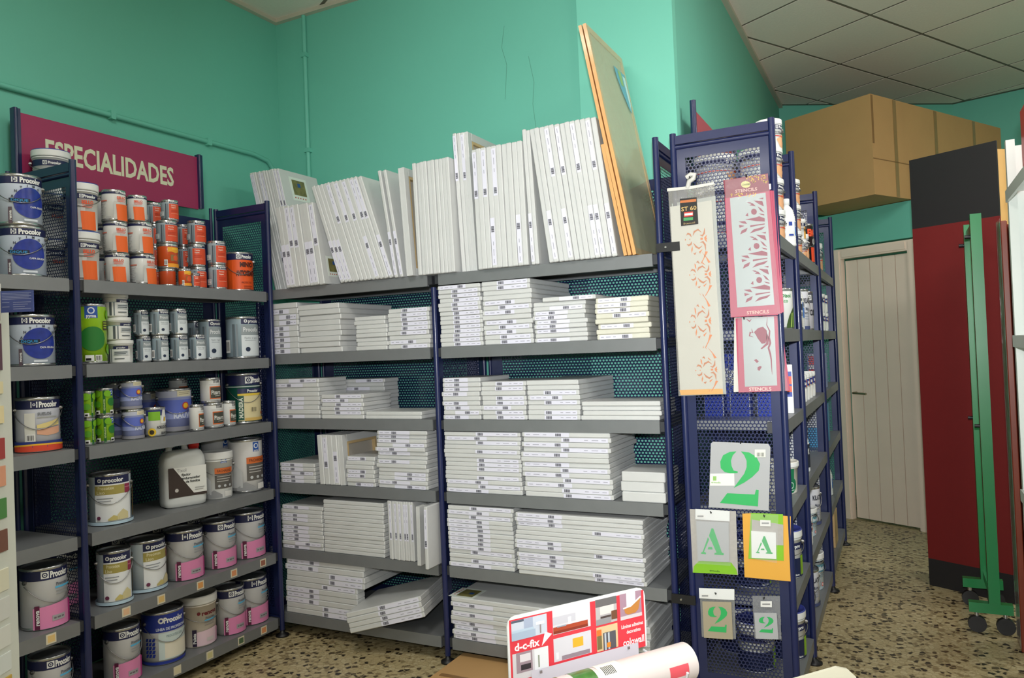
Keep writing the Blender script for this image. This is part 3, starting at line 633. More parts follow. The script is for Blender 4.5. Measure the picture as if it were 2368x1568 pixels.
K('procofix', 'tin', (158, 178, 188), k_procofix); K('green', 'tin', (140, 192, 30), k_green); K('blue', 'tin', (150, 160, 214), k_blue, None, True)
K('acri', 'tin', WHT, k_acri); K('titan', 'tin', WHT, k_titan); K('madera', 'tin', (22, 84, 70), k_madera, None, True)
K('liso', 'tin', (206, 220, 230), k_liso, None, True); K('facadepail', 'pail', WHT, k_facade, WHT, True, .4, 0, .93); K('facade', 'tin', (232, 232, 232), k_facade)
K('renova', 'tin', (206, 208, 212), k_renova, None, True); K('renovapail', 'pail', (232, 224, 212), k_renovapail, (205, 205, 200), True, .45, 0); K('prof', 'tin', (226, 230, 232), k_prof, None, True)
K('dique', 'tin', (206, 218, 236), k_dique, None, True); K('suelos', 'tin', (214, 218, 232), k_suelos, None, True); K('toppail', 'pail', WHT, k_pailnavy, (50, 76, 160), True, .4, 0)
K('gpail', 'pail', WHT, k_gpail, WHT, True, .4, 0, .94); K('gpail2', 'pail', WHT, k_gpail2, WHT, True, .4, 0, .95); K('emu', 'tin', (30, 28, 32), k_emu, None, True); K('cun', 'tin', (214, 214, 222), k_cun)
K('navygreen', 'pail', WHT, k_navygreen, (60, 70, 150), True, .4, 0, .95); K('kilate', 'pail', (206, 222, 230), k_kilate, WHT, True, .4, 0, .93); K('kilalbl', 'tin', (226, 228, 236), k_kilalbl, None, True)
K('flask', 'pail', (236, 236, 224), k_flask, (238, 236, 224), False, .4, 0, .90); K('blueband', 'pail', WHT, k_blueband, WHT, False, .4, 0, .96); K('plainlbl', 'pail', WHT, k_plainlbl, WHT, False, .4, 0, .96)
K('bottle', 'bottle', WHT, k_btl, WHT, False, .35, 0); K('slimbottle', 'bottle', (226, 230, 232), k_blk, WHT, False, .35, 0); K('eco', 'tin', (236, 238, 234), k_eco); K('whitetin', 'tin', (236, 236, 230), k_plainlbl)
_CK = {}
def make_can(kind, r, h, name):
    typ, col, fn, lid, bail, rough, coat, taper = BODY[kind]
    root = link(name, None); root.empty_display_size = .05
    bm = mat('body_%s' % kind, col, rough, 0, coat, var=.03, vscale=20); N = 32
    if typ == 'tin':
        rf = lambda z: r
        b = MB(); b.lathe([(r*.9, .004), (r, .006), (r, h*.975)], bm, N); b.build('body', root)
        t = MB(); t.lathe([(0, .0), (r*.95, 0), (r*1.018, .002), (r*1.018, .008), (r*.998, .011)], STEEL, N); t.build('bottom_rim', root); t = MB()
        t.lathe([(r*.998, h-.012), (r*1.02, h-.008), (r*1.02, h-.001), (r*1.0, h), (r*.955, h), (r*.945, h-.003)], STEEL, N); t.build('top_rim', root)
        t = MB(); t.lathe([(r*.945, h-.003), (r*.94, h-.012), (r*.80, h-.012), (r*.79, h-.009), (r*.5, h-.0085), (0, h-.0085)], LIDM, N); t.build('lid', root)
    elif typ == 'pail':
        rb = r*taper; hl = h*.16; rf = lambda z: rb+(r*.97-rb)*z
        b = MB(); b.lathe([(0, 0), (rb*.96, 0), (rb, .006), (rf(.80), h*.80), (r*.995, h*.80), (r*.995, h*.825), (rf(.84), h*.826), (rf(.86), h*.86)], bm, N); b.build('body', root)
        lm = mat('lid_%d_%d_%d' % lid, lid, .4, var=.03); ls = mat('lid_white', WHT, .4, var=.03)
        t = MB(); t.lathe([(r*.975, h-hl), (r*1.03, h-hl), (r*1.035, h-hl*.85), (r*1.03, h-hl*.12)], ls, N); t.lathe([(r*1.03, h-hl*.12), (r*1.01, h), (r*.95, h), (r*.93, h-.006), (0, h-.006)], lm, N); t.build('lid', root)
    else:
        rf = lambda z: r
        p = [(0, 0), (r*.93, 0), (r, h*.02)]
        for i in range(4): p += [(r, h*(.06+.035*i)), (r*.965, h*(.075+.035*i)), (r, h*(.09+.035*i))]
        p += [(r, h*.56)]
        for i in range(4): z = .58+.045*i; q = r*(1-.06*i); p += [(q, h*z), (q*.95, h*(z+.018)), (q*.985, h*(z+.034))]
        p += [(r*.62, h*.80), (r*.36, h*.855), (r*.34, h*.87)]
        b = MB(); b.lathe(p, bm, 24); b.build('body', root)
        t = MB(); t.lathe([(r*.34, h*.868), (r*.42, h*.872), (r*.42, h*.985), (r*.38, h), (0, h)], mat('cap_white', WHT, .35), 20); t.build('cap', root)
    if fn:
        d = Decals(h, rf, r); fn(d); d.mb.build('label', root)
    if bail:
        zk = h*(.78 if typ == 'tin' else .70); rr = r+.006; dip = h*(.36 if typ == 'tin' else .20)
        t = MB(); pts = []
        for i in range(17):
            a = math.radians(-78+156*i/16); pts.append((rr*math.cos(a), rr*math.sin(a), zk-dip*math.cos(a)**1.2))
        t.tube(pts, .0016, WIRE, 5); bh = t.build('bail_handle', root)
        for s_ in (-1, 1):
            a = math.radians(78*s_); c = Vector((math.cos(a), math.sin(a), 0)); p = c*(r-.001)+Vector((0, 0, zk))
            kb = MB(); kb.tube([p, p+c*.004, p+c*.007], .0085, WIRE, 8); kb.tube([p+c*.007, p+c*.010], .005, WIRE, 8); kb.build('knob', bh)
    return root
CATN = {'tin': ('paint_can', 'paint can'), 'pail': ('paint_pail', 'bucket'), 'bottle': ('plastic_bottle', 'bottle')}
def can(kind, r, h, loc, rz, label, group=None):
    typ = BODY[kind][0]; name, cat = CATN[typ]; key = (kind, round(r, 3), round(h, 3))
    if key not in _CK:
        o = make_can(kind, key[1], key[2], name); _CK[key] = o
    else: o = copy_tree(_CK[key])
    o.location = loc; o.rotation_euler = (0, 0, rz)
    for k_ in ('label', 'category', 'group'):
        if k_ in o: del o[k_]
    return tag(o, label, cat, group)
def px_size(p, u, w_, hp):
    d = depth(p); ct = 1/math.sqrt(1+((u-CX)/FPX)**2)
    return w_/2*d/FPX*ct, hp*d/FPX
class Left:
    """places cans on the left unit: u = picture column of the centre, w/h = picture size, back = set back from the shelf edge"""
    def __init__(s, k): s.z = ZL[k]
    def put(s, kind, u, w_, hp, back, label, z=None, rot=8.0, group=None):
        z = s.z+.0005 if z is None else z; x = XF-.06-back
        for _ in range(3):
            p = on_x(u, 784, x); r, h = px_size(p, u, w_, hp); x = XF-.012-back-r
        p = on_x(u, 784, x); rc_ = r*1.04+.018
        p.y = min(max(p.y, YP[1]+rc_), YP[2]-rc_) if p.y > YP[1]-.02 else min(p.y, YP[1]-rc_)
        can(kind, r, h, (x, p.y, z), math.radians(rot-20), label, group); s.r, s.h = r, h
        return z+h+.0005
A = Left(0); S = 'sello'
z = A.put('sellopail', 197, 84, 114, .01, 'white bucket with orange print, bottom of two beside the perforated divider, top can shelf', rot=-14)
A.put('sellopail', 197, 84, 112, .01, 'white bucket with orange print stacked on its twin beside the perforated divider', z, rot=-14)
def col(L, kinds, u, w_, hs, back, desc, rot=8, du=None, group=None):
    z = None
    for i, (k, hp) in enumerate(zip(kinds, hs)):
        uu = u if du is None else u+du[i]; ww = w_ if not isinstance(w_, (list, tuple)) else w_[i]
        rr = rot if not isinstance(rot, (list, tuple)) else rot[i]
        pos = 'bottom' if i == 0 else ('top' if i == len(kinds)-1 else ORD[i]+' from bottom')
        z = L.put(k, uu, ww, hp, back, desc.replace('#', pos), z, rr, group)
col(A, [S]*3, 275, 57, [69, 72, 73], .012, 'white can with orange flag print, # of stack next to lidded white buckets', [-14, 6, 16], (2, 0, -2))
col(A, [S]*3, 333, [58, 58, 47], [70, 74, 60], .012, 'white can with orange flag print, # of stack next to orange tins', [20, 14, -14], (2, -2, -6))
col(A, [S]*3, 250, 50, [69, 70, 70], .17, 'white can, # of the stack hidden behind the orange flag cans', 0)
col(A, ['orange', 'amber', 'expert', 'expert'], 394, [40, 48, 48, 40], [42, 57, 54, 48], .03, 'orange tin, # of the four-high stack on the top can shelf', [0, 10, 4, 8], (-2, 0, 0, 8))
col(A, ['expert']*4, 366, 36, [50]*4, .16, 'orange and grey tin, # of the four-high stack behind the others', 4)
col(A, ['amber'], 432, 30, [42], -.010, 'amber orange varnish tin standing alone in front of orange tin stacks', 6)
col(A, ['expert']*3, 432, 38, [51, 51, 51], .155, 'orange and grey tin, # of the half-hidden stack behind the amber tin', 4)
col(A, ['expert']*3, 463, [38, 40, 42], [52, 52, 54], .055, 'orange and grey tin, # of the three-high stack', [6, -16, 0], (0, -2, 0))
col(A, ['expert'], 455, 24, [33], -.008, 'smallest orange and grey tin, in front of the three-high stack', 0)
col(A, ['expert']*2, 508, 42, [57, 55], .012, 'orange and grey tin, # of the pair beside the big orange can', 4)
col(A, ['minio'], 558, 66, [90], .012, 'large orange can lettered MINIO beside the perforated end panel', -12)
B = Left(1)
col(B, ['pymatall'], 211, 74, [138], .012, 'tall lime green can with a dark green circle', 14)
col(B, ['tub']*3, 274, 60, [52, 53, 54], .012, 'white tub with lid and grey print, # of three', [-40, 4, 0], (4, 0, -5))
col(B, ['procofix']*2, 329, [34, 34], [60, 60], .05, 'small grey blue can, # of the pair beside the white tubs', [10, 16], (2, -2))
col(B, ['procofix']*2, 369, [38, 44], [60, 60], .02, 'small grey blue can, # of the second pair from the white tubs', [20, 12])
col(B, ['procofix']*2, 413, [40, 40], [60, 60], .02, 'small grey blue can, # of the third pair from the white tubs', [12, 8])
col(B, ['procofix'], 455, 38, [59], .02, 'small grey blue can standing single beside the lavender grey can', 4)
col(B, ['procofix'], 452, 50, [92], .19, 'grey can half hidden behind the small grey blue cans', 10)
col(B, ['procofix'], 485, 52, [93], .07, 'dim lavender grey can with wide grey band behind the front row', 6)
col(B, ['procofix'], 560, 74, [96], .012, 'largest grey blue can with wide grey name band by the end panel', 4)
Cc = Left(2)
col(Cc, ['green']*2, 196, 37, [62, 62], .02, 'small lime green tin, # of the pair touching the navy post', [40, 40])
col(Cc, ['green']*2, 237, 40, [63, 63], .012, 'small lime green tin, # of the pair beside the periwinkle tins', [-4, -4])
col(Cc, ['blue']*2, 263, 46, [62, 66], .13, 'periwinkle tin, # of the pair behind the lime tins', 30)
col(Cc, ['blue']*2, 298, 51, [68, 66], .012, 'periwinkle tin with sun emblem, # of the front pair', [8, 0], (3, 0))
col(Cc, ['blue'], 336, 56, [92], .225, 'periwinkle can half hidden behind the larger one', 0)
col(Cc, ['blue'], 397, 82, [98], .075, 'large periwinkle can with red and yellow sun emblem', -6)
col(Cc, ['acri'], 352, 50, [66], .0, 'white can lettered ACRILICA with a green and purple top', 6)
col(Cc, ['titan']*2, 408, 44, [56, 58], .24, 'white and black can, # of the pair behind the periwinkle can', 4)
col(Cc, ['titan']*2, 484, [48, 48], [58, 58], .012, 'white and black chalkboard paint can, # of the front pair', [-4, -6], (2, -2))
col(Cc, ['titan'], 448, 34, [60], -.004, 'white and black can squeezed beside the large periwinkle can', 16)
col(Cc, ['titan'], 523, 32, [58], .012, 'white and black can standing single next to the dark green can', 4)
col(Cc, ['madera'], 568, 78, [114], .012, 'dark green can with cream label lettered MADERA', -8)
D_ = Left(3)
col(D_, ['liso'], 243, 98, [116], .02, 'white and olive can alone on the half-empty shelf', -18)
col(D_, ['facadepail'], 492, 72, [106], .02, 'white pail with orange and grey label beside the jerrycan', -6)
col(D_, ['facade'], 490, 68, [128], .20, 'tall pale can hidden behind the white pail', 10)
col(D_, ['facade'], 578, 76, [118], .012, 'tall white can with orange and grey label by the end panel', 4)
E_ = Left(4)
col(E_, ['liso'], 246, 80, [122], .012, 'white and olive can touching the navy post, fifth can shelf', -10)
col(E_, ['liso'], 320, 92, [116], .03, 'white and olive can between another one and a pink can', 16)
col(E_, ['renova'], 408, 90, [112], .012, 'grey and pink can beside the white and olive cans', 12)
col(E_, ['renova'], 488, 80, [106], .012, 'grey and pink can, middle of three, fifth can shelf', 14)
col(E_, ['renova'], 580, 84, [102], .012, 'grey and pink can next to the end panel, fifth can shelf', 18)
for i, (u, ww, hh) in enumerate(((252, 80, 124), (345, 84, 120), (424, 76, 114), (494, 68, 108))): col(E_, ['renova'], u, ww, [hh], .20, 'grey and pink can, %s of four in the rear row' % ORD1[i], 10)
F_ = Left(5)
col(F_, ['renova'], 258, 86, [124], .012, 'grey and pink can touching the navy post, lowest shelf', 14)
col(F_, ['prof'], 354, 98, [118], .012, 'white can with wide blue top and blue triangles, lowest shelf', 6)
col(F_, ['renovapail'], 436, 88, [114], .02, 'cream pail with grey lid and pink corner, lowest shelf', 6)
col(F_, ['renova'], 508, 72, [104], .012, 'grey and pink can beside the cream pail, lowest shelf', 14)
col(F_, ['renova'], 597, 77, [102], .012, 'grey and pink can next to the end panel, lowest shelf', 18)
col(F_, ['renovapail'], 272, 96, [128], .19, 'cream pail behind the pink can by the post, lowest shelf', 16)
col(F_, ['renovapail'], 362, 90, [132], .19, 'cream pail behind the wide blue-topped can, lowest shelf', 16)
col(F_, ['renova'], 538, 76, [110], .19, 'grey and pink can in the rear row, lowest shelf', 10)
# the nearer bay of the left unit
z = A.put('dique', 58, 112, 117, .012, 'pale blue can with a blue globe, bottom of two, top shelf', rot=-16)
A.put('dique', 52, 112, 117, .012, 'pale blue can with a blue globe stacked on its twin', z, rot=-4)
z = None
for i in range(3): z = A.put('toppail', 96, 94, 105, .19, 'white bucket with blue lid, %s of three behind the globe cans' % ('bottom', 'middle', 'top')[i], z, rot=-20)
col(B, ['dique'], 74, 108, [118], .012, 'pale blue can with a blue globe standing single on the second shelf', -14)
col(Cc, ['suelos'], 82, 104, [124], .012, 'white can with yellow, peach and red bands', -8)
col(E_, ['renova'], 118, 108, [136], .012, 'grey and pink can in the bay beside the colour chart', 18)
col(E_, ['renova'], 70, 90, [130], .20, 'grey and pink can in the rear of the bay beside the colour chart', 10)
col(F_, ['renova'], 118, 98, [130], .012, 'grey and pink can under the other in the colour chart bay', 18)
# translucent jerrycan
p = on_x(411, 784, XF-.11); jz = ZL[3]+.0005
jr, jh = px_size(p, 411, 104, 146)
t = thing('jerrycan', 'translucent white jerrycan with brown and white diagonal label', 'jerrycan', (p.x, p.y, jz), math.radians(-20))
JM = mat('milky_plastic', (216, 220, 218), .35, var=.03)
jb = MB(); n = 24; prof = [(.0, .86), (.02, .97), (.08, 1), (.66, 1), (.76, .97), (.84, .84), (.875, .70)]
vs = []; fs = []
for zf, s_ in prof:
    for i in range(n):
        a = 2*PI*i/n; c_, q = math.cos(a), math.sin(a); e_ = .45
        vs.append((.055*s_*math.copysign(abs(c_)**e_, c_), jr*s_*math.copysign(abs(q)**e_, q), jh*zf))
for j in range(len(prof)-1):
    for i in range(n): fs.append((j*n+i, j*n+(i+1) % n, (j+1)*n+(i+1) % n, (j+1)*n+i))
fs += [tuple(range(n))[::-1], tuple((len(prof)-1)*n+i for i in range(n))]
jb.add(vs, fs, JM, True); jb.build('body', t)
hb = MB(); hb.tube([(0, -jr*.60, jh*.84), (0, -jr*.60, jh*.93), (0, -jr*.35, jh*.985), (0, jr*.08, jh*.985), (0, jr*.16, jh*.86)], .015, JM, 10); hb.build('grip', t)
hb = MB(); hb.lathe([(.021, jh*.86), (.021, jh*.90), (.0235, jh*.90), (.0235, jh*.985), (.020, jh), (0, jh)], C((206, 44, 40)), 18, (0, jr*.58)); hb.build('cap', t)
d = Decals(jh, plane=(Vector((.0555, 0, 0)), Vector((0, 1, 0)), Vector((0, 0, 1)), Vector((1, 0, 0))))
d.patch(-jr*.86, jr*.92, .16, .62, (62, 50, 46)); d.poly([(-jr*.62, .62), (jr*.92, .62), (jr*.92, .20), (jr*.30, .20)], (232, 234, 230))
d.text('Tixol', -jr*.25, .57, .05, (150, 150, 150), .01); d.text('fijador', -jr*.04, .50, .038, (40, 44, 44), .03); d.text('endurecedor', jr*.18, .445, .038, (40, 44, 44), .03); d.text('de fondos', jr*.26, .39, .038, (40, 44, 44), .03); d.disc(-jr*.5, .27, .008, (200, 196, 190)); lines(d, jr*.35, jr*.8, [.28, .25], (160, 160, 160), .005)
d.mb.build('label', t)
# ================================================================ canvases
STK = mat('label_paper', (226, 226, 240), .4); STKD = C((84, 84, 92)); STKL = C((170, 170, 184))
BAYN = {0: 'can-side bay', 1: 'stencil-side bay'}
SHN = ['top shelf', 'second shelf', 'third shelf', 'fourth shelf', 'fifth shelf', 'lowest shelf']
def sticker(L, t, side, pos):
    """barcode strip on the front edge (local x along the edge, z up, facing -y); side: end of the edge the strip starts from"""
    key = ('st', round(L, 3), round(t, 4), side, pos)
    if key in _CK: return _CK[key]
    mb = MB(); W = min(L*.62, .20); hz = t*.40; x0 = -L/2+.012 if side < 0 else L/2-.012-W
    def q(a, b, c, d_, y, m_): mb.add([(a, y, c), (b, y, c), (b, y, d_), (a, y, d_)], [(0, 1, 2, 3)], m_)
    q(x0, x0+W, -hz, hz, -.0006, STK)
    bx = x0+W*(.70 if side < 0 else .05)
    if pos == 'mid': bx = x0+W*.42
    wd = .028; x = bx
    for k in (2, 1, 1, 3, 1, 2, 1, 2): q(x, x+wd*.052*k, -hz*.72, hz*.72, -.0011, STKD); x += wd*(.052*k+.030)
    for f, l_ in ((.04, .09), (.20, .14), (.42, .08)):
        a = x0+W*f if side < 0 else x0+W*(1-f-l_)
        q(a, a+W*l_, -hz*.16, hz*.16, -.0011, STKL)
    _CK[key] = mb.mesh('barcode_label'); return _CK[key]
def canvas_mesh(wx, wy, t, m=WHITEC, open_back=False):
    """stretched canvas lying flat: x,y centred on front edge (front edge at y=0, going to +y), z from 0 to t"""
    key = ('cv', round(wx, 3), round(wy, 3), round(t, 4), m.name, open_back)
    if key in _CK: return _CK[key]
    mb = MB()
    if not open_back: mb.rbox(-wx/2, wx/2, 0, wy, .0003, t-.0003, min(.0032, t*.22), m)
    else:                                   # stretcher frame seen from behind (back face at z=0)
        b = .035
        mb.rbox(-wx/2, wx/2, 0, wy, t*.75, t, .001, m)
        for a in ((-wx/2, wx/2, 0, b), (-wx/2, wx/2, wy-b, wy), (-wx/2, -wx/2+b, b, wy-b), (wx/2-b, wx/2, b, wy-b)): mb.rbox(a[0], a[1], a[2], a[3], 0, t*.76, .001, m)
        c_ = b+.003
        for a in ((-wx/2+b, wx/2-b, b, b+.012), (-wx/2+b, wx/2-b, wy-b-.012, wy-b), (-wx/2+b, -wx/2+b+.012, b+.012, wy-b-.012), (wx/2-b-.012, wx/2-b, b+.012, wy-b-.012)): mb.box(a[0], a[1], a[2], a[3], t*.05, t*.74, WOODB)
        mb.box(-wx/2+b, wx/2-b, b, wy-b, t*.70, t*.749, C((190, 184, 172)))
    _CK[key] = mb.mesh('canvas'); return _CK[key]
def put_canvas(me, M4, label, group, stick=None):
    o = link('stretched_canvas', me); o.matrix_world = M4; tag(o, label, 'canvas', group)
    if stick is not None: link('barcode_label', stick[0], o).matrix_local = stick[1]
    return o
def stack(bay, k, u0, u1, n, vtop, desc, wy=.34, yf=None, style='r', old=False, jit=.004, thick=None, vref=None, mirror_every=0, top_shift=None, rz=0, x1=None):
    """flat pile on back-unit shelf k: u0,u1 = picture columns of its front edge, vtop = picture row of its top there"""
    yf = YF+.002 if yf is None else yf; z0 = ZB[k]+.0004
    vm = (vtop+proj_v(u0, yf, z0))/2
    a = on_y(u0, vm, yf); b = on_y(u1, vm, yf); zt = on_y((u0+u1)/2, vtop, yf).z; t = (zt-z0)/n
    mg = .0165+jit+(abs(top_shift[1])*0 if top_shift else 0); a.x = max(a.x, XP[bay]+mg); b.x = min(b.x, XP[bay+1]-mg)
    if x1 is not None: b.x = x1
    wx = b.x-a.x-.003; xc = (a.x+b.x)/2; rnd = random.Random(int(u0)*7+k)
    me = canvas_mesh(wx, wy, t, WHITEC2 if old else WHITEC)
    for i in range(n):
        dx, dy, dr = rnd.uniform(-jit, jit), rnd.uniform(-jit*.8, jit*.8), rnd.uniform(-.005, .005)*jit/.004
        if top_shift and i >= n-top_shift[0]: dx += top_shift[1]; dy += top_shift[2]
        M4 = Matrix.Translation((xc+dx, yf+dy, z0+i*t)) @ Matrix.Rotation(rz+dr, 4, 'Z')
        st = None
        if style != 'n' and (style == 'a' or rnd.random() < .82):
            sd = 1 if style in ('r', 'a') else -1
            if style == 'x': sd = 1 if i % 2 else -1
            if rnd.random() < .12: sd = -sd
            st = (sticker(wx, t, sd, 'mid' if style == 'm' else ''), Matrix.Translation((0, 0, t/2)))
        pos = 'bottom one' if i == 0 else ('topmost one' if i == n-1 else ORD[i]+' from bottom')
        put_canvas(me, M4, '%s canvas, %s, %s, %s, %s' % ('thick white' if thick else ('yellowed' if old else 'white'), pos, desc, SHN[k], BAYN[bay]), 'canvases piled on the %s, %s' % (SHN[k], BAYN[bay]), st)
    return t
def proj_v(u, y, z):
    """picture row at column u of the point on plane y at height z"""
    lo, hi = 0.0, 1700.0
    for _ in range(40):
        mdl = (lo+hi)/2
        if on_y(u, mdl, y).z > z: lo = mdl
        else: hi = mdl
    return lo
def upright(bay, k, n, tops, bots, vt, vb, desc, depthm=.33, yf=None, style='n', t=None, old=False, open_last=False, width_first=None, skip_lbl=None, gapf=1.0):
    """canvases standing on edge side by side; tops/bots: picture columns (first,last) of the front edges at top and bottom, vt/vb rows"""
    yf = YF+.004 if yf is None else yf; z0 = ZB[k]+.0006
    b0 = on_y(bots[0], vb[0], yf); b1 = on_y(bots[1], vb[1], yf); t0 = on_y(tops[0], vt[0], yf); t1 = on_y(tops[1], vt[1], yf)
    rnd = random.Random(int(bots[0])*3+k); step = (b1.x-b0.x)/n
    l0 = math.atan2(b0.x-t0.x, t0.z-z0); l1 = math.atan2(b1.x-t1.x, t1.z-z0); lean = (l0+l1)/2
    for i in range(n):
        f = i/max(1, n-1) if n > 1 else 0
        bx = b0.x+step*i; zt = t0.z+(t1.z-t0.z)*f
        tt = step*math.cos(lean)*.985 if t is None else t
        h = (zt-z0)/math.cos(lean)
        me = canvas_mesh(h, depthm, tt, WHITEC2 if old else WHITEC, open_last and i == n-1)
        dy = rnd.uniform(-.004, .006)
        # local x (edge length) -> up, local z (thickness) -> +x world, y stays depth
        up = Vector((-math.sin(lean), 0, math.cos(lean))); th = Vector((math.cos(lean), 0, math.sin(lean)))
        lx, ly, lz = up, Vector((0, 1, 0)), th
        if open_last and i == n-1: lz = -th; lx = -up; ly = Vector((0, 1, 0))
        org_ = Vector((bx, yf+dy, z0))+up*(h/2) if lean >= 0 else Vector((bx, yf+dy, z0+tt*math.sin(-lean)))+up*(h/2)
        if open_last and i == n-1: org_ += th*tt
        M4 = Matrix(((lx.x, ly.x, lz.x, org_.x), (lx.y, ly.y, lz.y, org_.y), (lx.z, ly.z, lz.z, org_.z), (0, 0, 0, 1)))
        st = None
        if style != 'n' and rnd.random() < .75 and not (open_last and i == n-1):
            sd = {'t': 1, 'b': -1, 'x': (1 if rnd.random() < .5 else -1)}[style]
            st = (sticker(h, tt, sd, ''), Matrix.Translation((0, 0, tt/2)))
        put_canvas(me, M4, desc.replace('#', ORD1[i] if n > 1 else ''), 'canvases standing on edge, %s' % SHN[k], st)
# ---- top shelf, standing rows
upright(0, 0, 13, (561, 657), (637, 704), (404, 386), (668, 660), 'tall white canvas, # of the row standing behind the short ones', .295, YF+.115, 'x')
upright(0, 0, 8, (634, 722), (661, 750), (480, 468), (662, 652), 'short white canvas upright, # in the front row before the tall ones', .135, YF-.03, 'x')
upright(0, 0, 13, (714, 838), (786, 908), (433, 407), (648, 632), 'white canvas leaning over, # of the tilted row, top shelf above the can-side bay', .34, YF-.02, 'x')
upright(0, 0, 2, (865, 903), (911, 937), (396, 390), (634, 629), 'large white canvas leaning alone, # of two beside the tilted row', .36, YF-.02, 'b', t=.017)
upright(0, 0, 1, (918, 936), (941, 955), (390, 390), (644, 644), 'canvas turned to show its wooden stretcher on the top shelf', .36, YF-.03, 'n', open_last=True)
upright(1, 0, 10, (953, 1036), (967, 1052), (378, 362), (628, 618), 'plain white canvas upright, # after the one showing its stretcher', .34, YF-.02, 'n')
upright(1, 0, 4, (1043, 1081), (1067, 1102), (309, 303), (617, 612), 'tallest white canvas upright, # of four rising above the row', .36, YF+.02, 't', open_last=True)
upright(1, 0, 10, (1092, 1202), (1104, 1222), (346, 325), (616, 604), 'white canvas with price strip upright, # after the four tallest', .33, YF-.02, 'x')
upright(1, 0, 2, (1206, 1225), (1229, 1247), (300, 300), (604, 600), 'white canvas upright, # of two before the gap', .34, YF-.01, 'b')
upright(1, 0, 13, (1222, 1376), (1268, 1426), (299, 269), (592, 575), 'tall white canvas, # of the leaning row beside the wooden framed boards', .36, YF-.02, 'x')
# ---- second shelf
stack(1, 1, 1005, 1114, 14, 658, 'stack against the middle post', wy=.30, style='a')
stack(1, 1, 1116, 1230, 13, 647, 'second stack from the middle post', wy=.42, style='x')
stack(1, 1, 1233, 1356, 10, 686, 'stack beside the yellowed one', wy=.25, style='m', jit=.007, top_shift=(1, .04, 0))
stack(1, 1, 1377, 1502, 8, 686, 'stack by the end post', wy=.25, old=True, style='l', jit=.007)
stack(0, 1, 626, 690, 9, 701, 'stack by the can shelves', wy=.30, style='m')
stack(0, 1, 691, 788, 9, 703, 'wide stack with no price strips', wy=.42, style='n', jit=.006, yf=YF-.005)
stack(0, 1, 822, 895, 8, 731, 'uneven narrow stack', wy=.25, style='n', jit=.009)
stack(0, 1, 897, 994, 9, 712, 'stack against the middle post', wy=.22, style='r')
# ---- third shelf
stack(1, 2, 1014, 1111, 9, 874, 'stack against the middle post', wy=.28, style='m', top_shift=(1, .0, .01))
stack(1, 2, 1113, 1217, 8, 882, 'second stack from the middle post', wy=.30, style='r')
stack(1, 2, 1219, 1341, 8, 879, 'third stack from the middle post', wy=.42, style='r')
stack(1, 2, 1345, 1533, 4, 928, 'low wide stack by the end post', wy=.22, style='n', jit=.007)
stack(0, 2, 635, 738, 9, 876, 'stack by the can shelves', wy=.21, style='m')
stack(0, 2, 742, 840, 6, 912, 'front stack in the middle', wy=.22, style='r', yf=YF-.004)
stack(0, 2, 790, 890, 9, 876, 'stack behind the front one', wy=.12, style='m', yf=YF+.225)
stack(0, 2, 845, 975, 2, 952, 'low pair by the middle post', wy=.20, style='m')
# ---- fourth shelf
stack(1, 3, 1020, 1205, 14, 999, 'stack against the middle post', wy=.32, style='x')
stack(1, 3, 1209, 1413, 13, 1000, 'tall stack in the middle', wy=.33, style='x', jit=.007)
stack(1, 3, 1434, 1541, 3, 1092, 'trio by the end post', wy=.20, style='n', jit=.007, thick=True)
stack(0, 3, 647, 728, 5, 1071, 'low stack by the can shelves', wy=.33, style='m')
upright(0, 3, 5, (730, 792), (741, 798), (1006, 1007), (1118, 1122), 'small white canvas on edge, # between two flat stacks, fourth shelf', .30, YF+.0, 'x', open_last=True)
stack(0, 3, 800, 866, 7, 1056, 'short stack beside the ones on edge', wy=.28, style='r')
stack(0, 3, 872, 988, 14, 996, 'tall stack by the middle post', wy=.26, style='m', jit=.008)
# ---- fifth shelf
stack(1, 4, 1029, 1188, 14, 1172, 'stack against the middle post', wy=.33, style='x', jit=.006)
stack(1, 4, 1193, 1489, 14, 1194, 'widest stack', wy=.35, style='l', jit=.007, yf=YF-.012)
stack(0, 4, 652, 747, 11, 1170, 'stack by the can shelves', wy=.33, style='m')
stack(0, 4, 748, 888, 13, 1160, 'stack with no price strips', wy=.36, style='n', jit=.003)
upright(0, 4, 11, (890, 956), (899, 960), (1158, 1162), (1288, 1306), 'small canvas on edge, # of the row on the fifth shelf', .33, YF-.005, 't')
upright(0, 4, 1, (961, 977), (965, 981), (1172, 1172), (1309, 1309), 'canvas on edge showing its wooden stretcher, fifth shelf', .33, YF-.05, 'n', open_last=True, t=.019)
upright(0, 4, 1, (979, 993), (983, 997), (1172, 1172), (1316, 1316), 'canvas on edge jutting out past the middle post', .30, YF-.09, 't', t=.017)
